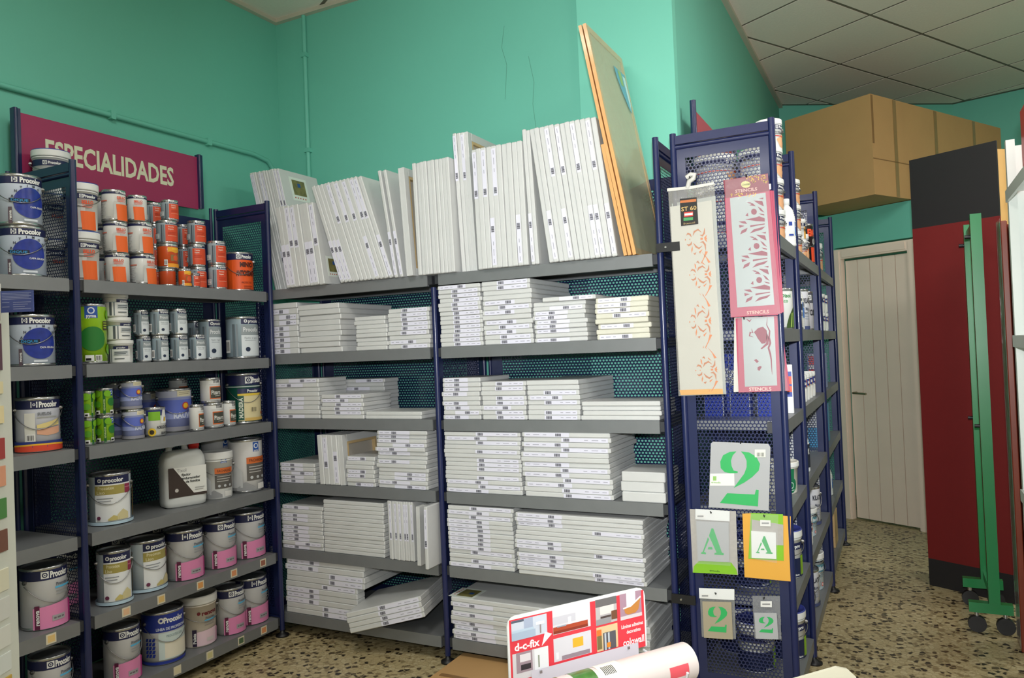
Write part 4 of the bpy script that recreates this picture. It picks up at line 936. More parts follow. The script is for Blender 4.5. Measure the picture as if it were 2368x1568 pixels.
# ---- lowest shelf
a = on_y(810, 1455, 2.72); b = on_y(983, 1416, 2.80); a.z -= .0215; b.z -= .0215
ex_ = (b-a).normalized(); ang = math.atan2(b.y-a.y, b.x-a.x); dd_ = Vector((-math.sin(ang), math.cos(ang), 0)); nn_ = ex_.cross(dd_).normalized(); dd_ = nn_.cross(ex_)
t10 = stack(0, 5, 661, 800, 6, 1350, 'wide lower stack by the can shelves', wy=.06, style='x', jit=.003, x1=a.x-math.tan(ang)*(YF+.07-a.y)-.016)
zs = ZB[5]; ZB[5] = zs+6*t10+.0004
stack(0, 5, 661, 842, 4, 1300, 'wide upper stack by the can shelves', wy=.40, style='x', jit=.006)
ZB[5] = zs
tsk = .0232; wx = (b-a).length; me = canvas_mesh(wx, .34, tsk)
for i in range(4):
    c_ = (a+b)/2+nn_*(tsk*i+.0006)+ex_*(.003*(i % 2))-dd_*(.002*(i % 3))
    M4 = Matrix(((ex_.x, dd_.x, nn_.x, c_.x), (ex_.y, dd_.y, nn_.y, c_.y), (ex_.z, dd_.z, nn_.z, c_.z), (0, 0, 0, 1)))
    put_canvas(me, M4, 'white canvas askew, %s of four jutting over the floor, lowest shelf' % (['bottom', 'second', 'third', 'top'][i]), 'canvases askew on the lowest shelf', (sticker(wx, tsk, 1, ''), Matrix.Translation((0, 0, tsk/2))))
stack(1, 5, 1020, 1360, 9, 1398, 'big stack against the middle post', wy=.37, style='m', jit=.008)
CANTOP = bpy.data.objects[max((o.name for o in bpy.data.objects if o.name.startswith('stretched_canvas')), key=lambda n_: int(n_.split('.')[1]) if '.' in n_ else 0)]
stack(1, 5, 1375, 1500, 9, 1395, 'stack by the end post', wy=.36, style='x', jit=.010)
# printed art stickers on a few canvases
ARTM = mat('mottled_art_print', (120, 116, 70), .4, var=.9, vscale=40); ARTB = C((44, 84, 150)); ARTR = C((190, 70, 50))
def art_on(o, M4, wd, ht):
    mb = MB(); W2, H2 = wd/2, ht/2
    mb.box(-W2*1.35, W2*1.35, -.0003, .0003, -H2*1.75, H2*1.35, C((226, 234, 226))); mb.box(-W2, W2, -.0008, -.0003, -H2, H2, ARTM); mb.box(-W2*.2, W2*.25, -.0012, -.0008, H2*.1, H2*.6, ARTB)
    for i in range(5): mb.box(-W2*1.0+i*W2*.4, -W2*.85+i*W2*.4, -.0009, -.0003, -H2*1.45, -H2*1.3, ARTR)
    c = mb.build('art_sticker', o); c.matrix_world = M4
def face_sticker(name_part, idx_, u, v, wd, ht):
    """sticker on the +x side of the last canvas of a standing row"""
    o = [q for q in bpy.data.objects if q.get('label', '').startswith(name_part) and ORD1[idx_] in q['label'].replace(',', ' ').split()][0]
    bpy.context.view_layer.update(); mw = o.matrix_world; n_ = Vector((mw[0][2], mw[1][2], mw[2][2])).normalized(); up = Vector((mw[0][0], mw[1][0], mw[2][0])).normalized()
    t_ = max(c[2] for c in o.bound_box); p0 = mw.translation+n_*(t_+.0006); r_ = ray(u, v); k = (p0-Vector((0, 0, EYE))).dot(n_)/r_.dot(n_); p = Vector((0, 0, EYE))+r_*k
    ex = Vector((0, 1, 0)); M4 = Matrix(((ex.x, -n_.x, up.x, p.x), (ex.y, -n_.y, up.y, p.y), (ex.z, -n_.z, up.z, p.z), (0, 0, 0, 1)))
    art_on(o, M4, wd, ht)
face_sticker('tall white canvas, thirteenth of the row', 12, 692, 436, .095, .085)
face_sticker('short white canvas upright', 7, 772, 614, .075, .065)
face_sticker('tall white canvas, thirteenth of the leaning', 12, 1440, 520, .06, .05)
bpy.context.view_layer.update(); tz = CANTOP.matrix_world.translation.z+max(c[2] for c in CANTOP.bound_box)+.0008; p = on_z(1085, 1372, tz)
art_on(CANTOP, Matrix.Translation(p) @ Matrix.Rotation(-PI/2, 4, 'X') @ Matrix.Rotation(PI/2, 4, 'Y'), .09, .08)
# ================================================================ wooden framed boards on the top shelf
PINE = mat('orange_pine', (222, 168, 106), .4, 0, .4, var=.18, vscale=18); FELT = mat('cork_grey_board', (192, 178, 146), .8, var=.08, vscale=60)
CLEAR = film('shrink_film_green_reflection', (206, 232, 206), .22)  # clear wrap; its green tint is a reflection put into the colour
def board(label, ut, vt, ub, vb, y0, wd, wrap):
    z0 = ZB[0]+.0006; b0 = on_y(ub, vb, y0); t0 = on_y(ut, vt, y0); lean = math.atan2(b0.x-t0.x, t0.z-z0); h = (t0.z-z0)/math.cos(lean); T_ = .0135
    up = Vector((-math.sin(lean), 0, math.cos(lean))); th = Vector((math.cos(lean), 0, math.sin(lean))); o = thing('framed_board', label, 'framed board', (b0.x, y0, z0))
    Y = Vector((0, 1, 0)); fw = .028
    for nm, c, ax, ay in (('frame_rail', up*(fw/2)+Y*(wd/2), up*(fw/2), Y*(wd/2)), ('frame_rail', up*(h-fw/2)+Y*(wd/2), up*(fw/2), Y*(wd/2)), ('frame_stile', up*(h/2)+Y*(fw/2), up*(h/2-fw), Y*(fw/2)), ('frame_stile', up*(h/2)+Y*(wd-fw/2), up*(h/2-fw), Y*(fw/2))):
        MB().obox(c+th*(T_/2), ax, ay, th*(T_/2), PINE).build(nm, o)
    MB().obox(up*(h/2)+Y*(wd/2)+th*(T_*.45), up*(h/2-fw), Y*(wd/2-fw), th*.003, FELT).build('panel', o)
    if wrap:
        MB().obox(up*(h/2)+Y*(wd/2)+th*(T_+.0012), up*(h/2-.002), Y*(wd/2-.002), th*.0003, CLEAR).build('shrink_wrap', o)
        mb = MB(); c = up*(h*.80)+Y*(wd*.78)+th*(T_+.0022)
        mb.add([c+Y*(.0-.075)+up*.10, c+Y*.07+up*.10, c+Y*.072-up*.03, c+Y*.055-up*.085, c+Y*.02-up*.06, c-Y*.03-up*.0, c-Y*.06+up*.05], [tuple(range(7))], C((104, 170, 190)))
        mb.add([c+Y*.03+up*.085+th*.0004, c+Y*.066+up*.085+th*.0004, c+Y*.068-up*.03+th*.0004, c+Y*.05-up*.07+th*.0004], [(0, 1, 2, 3)], C((196, 226, 226)))
        mb.add([c-Y*.03+up*.095+th*.0006, c+Y*.015+up*.095+th*.0006, c+Y*.02+up*.03+th*.0006, c-Y*.015+up*.03+th*.0006], [(0, 1, 2, 3)], C((150, 186, 110)))
        mb.build('corner_sticker', o)
board('tall pine framed board leaning over the white canvases, behind its wrapped twin', 1337, 60, 1452, 579, YF-.015, .44, False)
board('tall pine framed board in clear wrap with a blue corner sticker', 1347, 56, 1463, 579, YF-.015, .44, True)
board('shorter pine framed board between the canvases and the tall ones', 1389, 335, 1442, 576, YF-.012, .40, False)
# ================================================================ goods on the end panel
YE = 2.842-.004
def E2(u, v): p = on_y(u, v, YE-.014); return (p.x, p.z)
def sheet(root, nm, px, t, m, y0=None, lift=0.0):
    """thin card or bag from a picture outline on the end-panel plane"""
    y1 = (YE-.006 if y0 is None else y0); q = [E2(*a) for a in px]; n = len(q); mb = MB()
    mb.add([(x, y1-t, z) for x, z in q]+[(x, y1, z) for x, z in q], [tuple(range(n)), tuple(range(n, 2*n))[::-1]]+[(i, i+n, (i+1) % n+n, (i+1) % n) for i in range(n)], m)
    return mb.build(nm, root)
def hang(nm, label, cat, u, v): x, z = E2(u, v); return thing(nm, label, cat, (0, 0, 0))
def hook(root, u, v, ln=.03):
    x, z = E2(u, v); mb = MB(); mb.tube([(x, YE+.006, z+.004), (x, YE-ln*.7, z), (x, YE-ln, z+.008)], .0022, BLACK, 6); mb.build('hook', root)
class EPlane(Decals):
    def __init__(s, y): super().__init__(1.0, plane=(Vector((0, y, 0)), Vector((1, 0, 0)), Vector((0, 0, 1)), Vector((0, -1, 0))))
    def pxpoly(s, pts, col): return s.poly([E2(*a) for a in pts], col)
    def pxrib(s, pts, wpx, col): return s.ribbon([E2(*a) for a in pts], wpx*.00166, col)
    def pxtext(s, t, u, v, hpx, col, bold=.0, fitpx=None, vert=False): x, z = E2(u, v); return s.text(t, x, z, hpx*.00166, col, bold, fit=(fitpx*.00166 if fitpx else None), vert=vert)
IV = mat('ivory_stencil_card', (208, 207, 199), .45, 0, .3, var=.02); AMB = C((232, 170, 60)); SIL = mat('silver_stencil_film', (172, 180, 180), .3, .25, .3, var=.04); ROSE = mat('rose_card', (176, 62, 92), .4, 0, .4, var=.05); MAR = C((140, 56, 72)); PURP = mat('purple_card', (112, 74, 130), .4)
BAG = film('clear_bag', (214, 212, 202), .20); BAGT = film('clear_bag_thin', (236, 238, 240), .07)
r = thing('stencil_pack', 'long ivory stencil pack with orange scrolls hanging on the perforated panel', 'stencil')
sheet(r, 'card', [(1549, 478), (1645, 463), (1672, 906), (1573, 910)], .006, IV); sheet(r, 'card', [(1552, 470), (1653, 452), (1678, 911), (1577, 914)], .003, SIL, YE-.002)
sheet(r, 'bag', [(1545, 440), (1600, 434), (1652, 424), (1660, 600), (1680, 912), (1569, 916), (1556, 640)], .0012, BAG, YE-.0125)
sheet(r, 'bag_header', [(1543, 436), (1600, 430), (1651, 421), (1651, 427), (1600, 437), (1543, 443)], .004, IV, YE-.012)
d = EPlane(YE-.0122); d.k = 0
d.pxpoly([(1571, 902), (1671, 899), (1672, 911), (1574, 914)], (226, 164, 60))
d.mb.build('orange_strip', r)
d = EPlane(YE-.0138); d.pxpoly([(1572, 460), (1611, 456), (1615, 518), (1575, 523)], (26, 24, 24)); d.pxpoly([(1573, 464), (1610, 460), (1610, 466), (1573, 470)], (190, 110, 60)); d.pxtext('ST 60', 1593, 482, 9, (216, 180, 110), .01, 34); d.pxpoly([(1582, 491), (1603, 489), (1603, 500), (1582, 502)], (200, 60, 50)); d.pxpoly([(1583, 494), (1602, 492), (1602, 497), (1583, 499)], (226, 220, 214)); d.pxpoly([(1581, 504), (1603, 502), (1603, 509), (1581, 511)], (70, 150, 90)); d.pxtext('Stencil', 1594, 516, 4, (190, 160, 110), .0, 26)
d.mb.build('black_label', r)
MO = [[(700, 360), (720, 380), (830, 500), (895, 585), (845, 600), (800, 490)], [(770, 1310), (800, 1290), (930, 1080), (875, 1070), (840, 1190)], [(850, 820), (905, 765), (895, 822), (915, 840), (895, 852), (915, 905), (865, 868)], [(770, 822), (820, 820), (822, 858), (772, 860)], [(550, 610), (580, 640), (590, 740), (560, 690)], [(600, 970), (607, 1040), (585, 1110), (575, 1040)], [(710, 575), (790, 650), (715, 612)], [(820, 1030), (760, 1110), (740, 1080)], [(440, 840), (465, 858), (445, 880)], [(530, 850), (552, 838), (552, 868)], [(660, 360), (690, 412), (668, 390)], [(740, 1262), (748, 1300), (728, 1310)]]
RB = [[(590, 590), (620, 570), (650, 605)], [(470, 780), (500, 745), (550, 760), (580, 810)], [(480, 940), (520, 965), (570, 940), (585, 890)], [(610, 780), (640, 710), (720, 670), (790, 720)], [(620, 920), (680, 990), (740, 1020), (810, 970)], [(760, 770), (810, 785), (850, 740), (860, 640)], [(765, 910), (820, 895), (870, 950), (885, 1060)], [(620, 1110), (650, 1125), (680, 1095)]]
d = EPlane(YE-.0123)
for cv, sx_, du in ((855, 1, 0), (742, 1.25, -14), (634, 1, -14), (552, 1.15, -24)):
    mp = lambda a: (1560+a[0]/9.22+du, cv+((a[1]-840)/9.22)*sx_)
    for q in MO:
        qq = [mp(a) for a in q]
        if min(v for u, v in qq) < 525: continue
        d.pxpoly(qq, (216, 116, 36)); d.k = 0
    for q in RB:
        qq = [mp(a) for a in q]
        if min(v for u, v in qq) < 525: continue
        d.pxrib(qq, 4.5, (190, 110, 60)); d.k = 0
o = d.mb.build('orange_scrolls', r)
mb = MB(); x, z = E2(1597, 425); mb.tube([(x-.012, YE-.012, z-.012), (x-.004, YE-.018, z+.008), (x+.014, YE-.02, z+.018), (x+.018, YE-.02, z+.03), (x+.004, YE-.018, z+.034), (x-.014, YE-.016, z+.024)], .009, IV, 8); mb.build('hanger_loop', r)
hook(r, 1597, 415)
# purple pack behind, then the two rose packs
r = thing('stencil_pack', 'purple stencil card tucked behind the rose stencil packs', 'stencil')
sheet(r, 'card', [(1676, 470), (1776, 415), (1803, 575), (1690, 580)], .002, PURP, YE-.001); sheet(r, 'price_sticker', [(1777, 424), (1787, 423), (1788, 436), (1778, 437)], .0006, WHITEP, YE-.0032)
r = thing('stencil_pack', 'long rose pink stencil pack with leaf cut-outs on silver', 'stencil')
for k in range(4): sheet(r, 'card', [(1676+k*1.5, 455), (1781+k*4, 440), (1800+k*4, 728-k*2), (1690+k*2, 734)], .0028, ROSE, YE-.0034-.0032*(3-k))
d = EPlane(YE-.0162)
def zz(pts, du=0, dv=0): return [(1660+(a[0]+du)/4.611, 400+(a[1]+dv)/4.611) for a in pts]
d.pxpoly(zz([(60, 80), (535, 5), (550, 190), (80, 270)]), (134, 52, 68)); d.pxpoly(zz([(130, 270), (510, 210), (605, 1405), (210, 1435)]), SIL)
k0 = d.k
LV = [[(515, 628), (465, 640), (512, 648)], [(410, 660), (505, 668), (520, 722), (470, 700)], [(452, 722), (490, 745), (527, 790), (485, 770)], [(463, 795), (525, 808), (525, 820), (490, 812)], [(320, 862), (430, 842), (470, 828), (530, 850), (530, 885), (440, 880)], [(375, 925), (450, 915), (530, 905), (530, 915), (440, 930), (375, 945)], [(370, 1012), (412, 968), (480, 950), (537, 935), (500, 970), (430, 990)], [(250, 885), (320, 880), (342, 910), (300, 905)], [(255, 920), (315, 930), (262, 952)], [(347, 950), (332, 990), (268, 1022), (285, 980)], [(338, 678), (375, 680), (405, 700), (360, 690)], [(368, 712), (400, 688), (435, 722), (400, 715)], [(323, 822), (350, 790), (355, 830)], [(383, 780), (392, 755), (415, 747), (438, 757), (447, 780), (438, 805), (415, 813), (392, 804)]]
for du, dv in ((-28, -365), (0, 0), (28, 362)):
    for q in LV: d.pxpoly(zz(q, du, dv), (138, 46, 70)); d.k = k0
d.k = k0+1; d.pxpoly([(1708+8*math.cos(a_*PI/6)*1.5, 426+7.5*math.sin(a_*PI/6)) for a_ in range(12)][:0] or [(1725+11*math.cos(a_*PI/6), 427+8*math.sin(a_*PI/6)) for a_ in range(12)], (206, 200, 130)); d.pxtext('CHARM', 1725, 427, 4, (110, 110, 50), .02, 16); d.pxtext('STENCILS', 1726, 440, 6.5, (222, 180, 170), .02, 46); d.pxtext('STENCILS', 1753, 722, 7, (226, 180, 170), .02, 46)
rg = random.Random(4)
for (ua, va, ub, vb) in ((1725, 413, 1774, 409), (1690, 452, 1748, 450), (1733, 418, 1776, 420)):
    for _ in range(26):
        f = rg.random(); u = ua+(ub-ua)*f; v = va+(vb-va)*f+rg.uniform(-4, 4); d.pxpoly([(u-1.6, v), (u, v-1.6), (u+1.6, v), (u, v+1.6)], (222, 180, 40)); d.k = k0+1
d.mb.build('print', r); sheet(r, 'clear_cover', [(1677, 418), (1776, 402), (1805, 726), (1690, 733)], .0006, BAGT, YE-.0185); hook(r, 1727, 410)
r = thing('stencil_pack', 'lower rose pink stencil pack with a bird cut-out on silver', 'stencil')
def z3(pts): return [(1500+a/3.564, 600+b/3.564) for a, b in pts]
sheet(r, 'backing_card', z3([(700, 480), (900, 470), (960, 1085), (695, 1095)]), .0012, IV, YE-.0002)
for k in range(2): sheet(r, 'card', z3([(712+6*k, 485), (1066+14*k, 462), (1140+24*k, 1085), (738+4*k, 1098)]), .0018, ROSE, YE-.0016-.0022*(1-k))
d = EPlane(YE-.0058); d.pxpoly(z3([(765, 482), (1030, 470), (1057, 1040), (790, 1050)]), SIL); k0 = d.k
for q in ([(865, 600), (900, 565), (940, 555), (970, 585), (975, 640), (960, 690), (930, 695), (895, 650), (880, 620)], [(970, 600), (990, 650), (985, 700), (930, 740), (920, 735), (965, 690)], [(865, 830), (885, 822), (905, 840), (890, 855)], [(895, 890), (915, 878), (930, 885), (910, 920), (895, 910)]): d.pxpoly(z3(q), (138, 46, 70)); d.k = k0
for q in ([(845, 570), (855, 605), (835, 600), (828, 630), (860, 640)], [(975, 478), (970, 540), (995, 590), (990, 640), (1000, 690), (985, 730), (1000, 780), (1008, 830), (1012, 900), (1015, 950)], [(800, 490), (830, 510), (845, 490)]): d.pxrib(z3(q), 4, (138, 46, 70)); d.k = k0
d.pxtext('STENCILS', 1757, 900, 7, (236, 200, 190), .02, 46); d.mb.build('print', r); sheet(r, 'clear_cover', z3([(730, 480), (1066, 462), (1150, 1085), (742, 1096)]), .0004, BAGT, YE-.0072); hook(r, 1720, 738, .012)
GS = (52, 176, 96)
TWO = [[(432, 172), (390, 175), (350, 195), (332, 235), (335, 275), (360, 300), (400, 308), (440, 305), (440, 295), (415, 290), (402, 262), (398, 230), (410, 195)], [(460, 172), (510, 178), (555, 205), (578, 250), (570, 290), (530, 330), (480, 365), (415, 398), (450, 350), (480, 310), (495, 270), (495, 230), (480, 195)], [(375, 430), (545, 438), (553, 408), (570, 410), (565, 512), (330, 490)]]
AAA = [[(280, 645), (292, 645), (345, 795), (357, 800), (355, 812), (298, 808), (300, 798), (312, 795), (265, 690)], [(258, 700), (266, 714), (234, 790), (247, 796), (245, 806), (215, 802), (217, 794), (226, 790)], [(262, 760), (284, 761), (288, 776), (256, 775)]]
def glyph(d, G, x0, x1, y0, y1, u0, u1, v0, v1, sk=0):
    k0 = d.k
    for q in G: d.pxpoly([(u0+(a-x0)/(x1-x0)*(u1-u0)+sk*((b-y0)/(y1-y0)), v0+(b-y0)/(y1-y0)*(v1-v0)) for a, b in q], GS); d.k = k0
    d.k = k0+1
GRYC = mat('grey_translucent_card', (176, 178, 180), .35, 0, .3, var=.03)
r = thing('stencil_sheet', 'largest clear stencil sheet with a big green numeral 2', 'stencil')
sheet(r, 'sheet', [(1643, 1026), (1648, 1022), (1776, 1027), (1781, 1035), (1777, 1182), (1638, 1174)], .0015, GRYC); d = EPlane(YE-.0078)
glyph(d, TWO, 330, 578, 168, 512, 1664, 1757, 1043, 1172); d.pxpoly([(1641, 1096), (1697, 1095), (1698, 1124), (1641, 1124)], (232, 232, 226)); d.pxpoly([(1648, 1102), (1656, 1102), (1656, 1112), (1648, 1112)], (150, 196, 110)); d.pxtext('ermodis', 1655, 1116, 4, (120, 180, 60), .01, 20); d.pxpoly([(1745, 1040), (1770, 1040), (1770, 1058), (1745, 1058)], (226, 230, 214))
for i in range(6): d.pxpoly([(1750+3*i, 1047), (1751.4+3*i, 1047), (1751.4+3*i, 1056), (1750+3*i, 1056)], (90, 90, 90)); d.k -= 1
d.mb.build('print', r); hook(r, 1712, 1026, .012)
def smallcard(label, outline, back, extra=(), win=None, gl=None, tagp=None, header=None, winm=None):
    r = thing('stencil_card', label, 'stencil'); sheet(r, 'card', outline, .0015, back)
    for nm, pts, m_, y in extra: sheet(r, nm, pts, .0012, m_, YE-y)
    if win: sheet(r, 'stencil_plate', win, .004, winm or GRYC, YE-.0100)
    d = EPlane(YE-.0145)
    if gl: glyph(d, *gl)
    if tagp: d.pxpoly(tagp, (232, 232, 228)); k0 = d.k; u0 = min(a for a, b in tagp); v0 = sum(b for a, b in tagp)/len(tagp); w_ = max(a for a, b in tagp)-u0; d.pxpoly([(u0+w_*.15, v0-1.5), (u0+w_*.85, v0-1.5), (u0+w_*.85, v0+2), (u0+w_*.15, v0+2)], (150, 150, 150))
    d.mb.build('print', r)
    return r
LG = C((130, 190, 40)); KR = mat('grey_swirl_card', (176, 172, 166), .5, var=.12, vscale=90)
r = smallcard('grey card with a green letter A stencil and lime foot', [(1594, 1178), (1701, 1183), (1706, 1331), (1601, 1325)], KR, [('lime_foot', [(1602, 1322), (1604, 1310), (1615, 1299), (1640, 1297), (1690, 1302), (1702, 1318), (1705, 1330), (1601, 1325)], LG, .0078), ('header', [(1608, 1177), (1687, 1182), (1687, 1206), (1608, 1201)], WHITEP, .0120)], [(1610, 1205), (1685, 1208), (1686, 1300), (1614, 1297)], (AAA, 215, 357, 645, 812, 1621, 1674, 1222, 1284), [(1610, 1188), (1630, 1189), (1630, 1199), (1610, 1198)])
hook(r, 1645, 1186); sheet(r, 'bag', [(1607, 1176), (1688, 1181), (1690, 1308), (1612, 1303)], .0005, BAGT, YE-.0172)
d = EPlane(YE-.0092); d.pxtext('ermodis', 1652, 1321, 4, (40, 80, 30), .01, 22); d.mb.build('brand_print', r)
r = smallcard('orange and lime card with a small green letter A stencil', [(1716, 1189), (1733, 1188), (1828, 1195), (1829, 1346), (1721, 1336)], C((226, 168, 66)), [('lime_card', [(1736, 1187), (1810, 1190), (1812, 1298), (1730, 1293)], LG, .0078), ('pattern_card', [(1738, 1202), (1811, 1214), (1811, 1262), (1738, 1258)], KR, .0094)], [(1737, 1228), (1794, 1232), (1795, 1293), (1738, 1290)], (AAA, 215, 357, 645, 812, 1748, 1787, 1240, 1281), [(1758, 1202), (1782, 1203), (1782, 1217), (1758, 1216)], winm=WHITEP)
hook(r, 1768, 1194); sheet(r, 'bag', [(1735, 1188), (1800, 1190), (1797, 1302), (1734, 1290)], .0005, BAGT, YE-.0172)
r = smallcard('small white-topped card with a green numeral 2 stencil', [(1617, 1361), (1698, 1366), (1698, 1388), (1701, 1479), (1622, 1474), (1618, 1386)], film('clear_bag_grey', (160, 162, 160), .5), [('header', [(1616, 1360), (1698, 1363), (1698, 1388), (1617, 1384)], WHITEP, .0120)], [(1624, 1391), (1691, 1393), (1695, 1479), (1628, 1475)], (TWO, 330, 578, 168, 512, 1637, 1682, 1402, 1463), [(1620, 1372), (1641, 1373), (1641, 1383), (1620, 1382)], winm=mat('khaki_plate', (170, 160, 136), .4, var=.05))
hook(r, 1656, 1373)
r = smallcard('smallest clear bag with a green numeral 2 stencil', [(1739, 1379), (1803, 1380), (1806, 1480), (1744, 1478)], film('clear_bag_grey2', (160, 162, 166), .45), (), [(1744, 1417), (1796, 1418), (1800, 1479), (1748, 1477)], (TWO, 330, 578, 168, 512, 1755, 1789, 1426, 1464), [(1759, 1390), (1785, 1390), (1785, 1404), (1759, 1403)])
hook(r, 1767, 1384)
# ================================================================ goods on the aisle unit
def G(kind, y, x, r, h, k, label, rot=-46, z=None, group=None):
    zz_ = ZG[k]+.0006 if z is None else z
    can(kind, r, h, (x, y, zz_), math.radians(rot), label, group); return zz_+h+.0006
for c_, x in ((0, -.463), (1, -.640)):
    z = None
    for i in range(3): z = G('gpail', 3.15, x, .082, .122, 0, 'white pail with navy band, %s of three, %s column behind the end panel' % (('bottom', 'second', 'top')[i], ('outer', 'inner')[c_]), z=z)
    if c_ == 0: G('gpail', 3.19, -.432, .050, .122, 0, 'small white pail topping the outer column behind the end panel', z=z)
G('bottle', 3.345, -.398, .034, .20, 0, 'white ribbed bottle with blue hazard label on the upper aisle shelf')
G('bottle', 3.02, -.430, .034, .20, 0, 'white ribbed bottle squeezed behind the end post, upper aisle shelf')
z = None
for i in range(3): z = G('gpail2', 3.58, -.460, .072, .135, 0, 'white and amber pail, %s of three, upper aisle shelf' % ('bottom', 'middle', 'top')[i], z=z)
z = None
for i in range(3): z = G('gpail', 3.80, -.462, .074, .120, 0, 'white pail with peach swoosh, %s of three beside the amber ones' % ('bottom', 'middle', 'top')[i], z=z)
z = G('gpail', 3.98, -.435, .048, .10, 0, 'small white pail, bottom of the two beside the black can'); G('gpail2', 3.98, -.435, .048, .10, 0, 'small white pail on top of the two beside the black can', z=z)
G('gpail', 4.09, -.432, .045, .14, 0, 'slim white pail touching the black can, upper aisle shelf')
G('emu', 4.25, -.450, .072, .21, 0, 'black can with orange lettering EMU')
z = G('blueband', 4.56, -.445, .058, .18, 0, 'white tub with blue band under a grey-topped tin'); G('cun', 4.56, -.445, .062, .19, 0, 'grey-topped white tin lettered CUBRE stacked on a tub', z=z)
z = G('blueband', 4.72, -.445, .055, .17, 0, 'white tub with blue band, end of the upper aisle shelf'); G('gpail', 4.90, -.45, .06, .18, 0, 'white pail furthest along the upper aisle shelf')
G('bottle', 3.05, -.43, .038, .25, 1, 'tall white ribbed bottle behind the end post, second aisle shelf'); G('eco', 3.27, -.430, .050, .165, 1, 'white can with green grass picture lettered Disol Eco', -66)
G('whitetin', 3.47, -.415, .032, .155, 1, 'slim white tin with grey band beside the second aisle post', -60); G('bottle', 3.80, -.455, .062, .26, 1, 'big ribbed bottle on the second aisle shelf'); G('whitetin', 3.62, -.415, .034, .14, 1, 'small white tin in front of the big ribbed bottle', -60); G('kilalbl', 3.98, -.44, .05, .20, 1, 'white can with dark lettering next to the big ribbed bottle'); G('cun', 4.20, -.45, .06, .20, 1, 'grey and white tin beside the third aisle post, second shelf')
for i, (y, kd) in enumerate(((4.54, 'navygreen'), (4.70, 'navygreen'), (4.90, 'blueband'), (5.08, 'blueband'))):
    z = G(kd, y, -.43, .042, .11, 1, 'small %s tub, lower of pair %s in the far aisle bay' % (('lime', 'lime', 'blue', 'blue')[i], ('one', 'two', 'three', 'four')[i])); G(kd, y, -.43, .042, .11, 1, 'small %s tub, upper of pair %s in the far aisle bay' % (('lime', 'lime', 'blue', 'blue')[i], ('one', 'two', 'three', 'four')[i]), z=z)
# third aisle shelf
def carton(label, y, x, wy, wx, h, k, cols, name='carton', rot=0, cat='box'):
    t = thing(name, label, cat, (x, y, ZG[k]+.0006), math.radians(rot)); MB().rbox(-wx/2, wx/2, -wy/2, wy/2, 0, h, .002, C(cols[0])).build('body', t)
    d = Decals(h, plane=(Vector((0, -wy/2, 0)), Vector((1, 0, 0)), Vector((0, 0, 1)), Vector((0, -1, 0)))); d2 = Decals(h, plane=(Vector((wx/2, 0, 0)), Vector((0, 1, 0)), Vector((0, 0, 1)), Vector((1, 0, 0))))
    for dd, w_ in ((d, wx), (d2, wy)):
        dd.patch(-w_*.47, w_*.47, .01, .99, cols[0])
        for z0, z1, c_ in cols[1:]: dd.patch(-w_*.46, w_*.46, z0, z1, c_)
    b_ = d.mb; b_.build('front_print', t); d2.mb.build('side_print', t); return t
t = carton('white rectangular solvent can with orange hazard squares', 3.17, -.435, .055, .105, .19, 2, [(230, 232, 232), (.34, .86, (40, 70, 170)), (.60, .76, (232, 90, 40)), (.44, .56, (232, 90, 40))], 'solvent_can', 8, 'solvent can')
mb = MB(); mb.lathe([(.020, .19), (.020, .215), (.018, .222), (0, .222)], WHITEP, 16); mb.build('cap', t)
z = G('gpail', 3.55, -.56, .07, .14, 2, 'white pail at the back of the third aisle shelf, lower'); G('gpail', 3.55, -.56, .07, .12, 2, 'white pail at the back of the third aisle shelf, upper', z=z)
for i in range(6): G('blueband', 3.46+.125*i, -.420, .034, .125, 2, 'small white jar with blue band, %s from the second aisle post' % ORD1[i], -60+i*4)
carton('slim red and white carton in the far aisle bay', 4.55, -.43, .04, .06, .20, 2, [(226, 226, 222), (.05, .25, (200, 40, 40)), (.35, .6, (200, 40, 40)), (.7, .95, (200, 40, 40))]); carton('lavender blue carton in the far aisle bay', 4.80, -.44, .10, .10, .20, 2, [(160, 172, 214), (.1, .9, (150, 164, 216))])
for i, (y, xx) in enumerate(((3.05, -.46), (3.05, -.56), (3.05, -.66), (3.25, -.66))): carton('tall blue and white carton, %s of four behind the end panel' % ORD1[i], y, xx, .06, .075, .24, 2, [(226, 228, 232), (.0, .5, (40, 70, 200)), (.75, 1, (40, 70, 200))])
G('flask', 3.20, -.452, .072, .125, 3, 'cream tub with a green flask emblem', -62)
for i in range(4): G('slimbottle', 3.46+.13*i, -.425-.02*(i % 2), .036, .21+.02*(i % 2), 3, 'slim white bottle with black label, %s from the second aisle post' % ORD1[i], -50)
carton('cyan and white carton with dark red top', 4.62, -.44, .12, .09, .24, 3, [(226, 232, 236), (.0, .45, (70, 170, 222)), (.86, 1, (90, 30, 36))]); carton('slim cyan carton at the far end of the aisle shelf', 4.86, -.44, .08, .09, .22, 3, [(80, 150, 190), (.1, .9, (90, 160, 200))])
for k_, nm in ((4, 'fifth'), (5, 'lowest')):
    for c_, (x, y) in enumerate(((-.452, 3.18), (-.635, 3.18), (-.54, 3.02))):
        G('navygreen', y, x, .075 if c_ < 2 else .07, .185, k_, 'white pail with navy and lime bands, %s, %s aisle shelf' % (('front', 'inner', 'nearest the end panel')[c_], nm), -60)
G('kilalbl', 3.52, -.44, .058, .20, 4, 'white can lettered KILATE, front of the fifth aisle shelf', -56); G('blueband', 3.66, -.43, .045, .13, 4, 'white jar with blue band beside the lettered can'); G('kilate', 3.86, -.455, .07, .13, 4, 'grey white pail with clear lid, fifth aisle shelf'); G('kilalbl', 4.10, -.45, .06, .19, 4, 'white can lettered KILATE near the third aisle post', -56)
for i in range(3): G('bottle', 4.55+.16*i, -.435, .045, .20, 4, 'white bottle, %s in the far bay of the fifth aisle shelf' % ORD1[i])
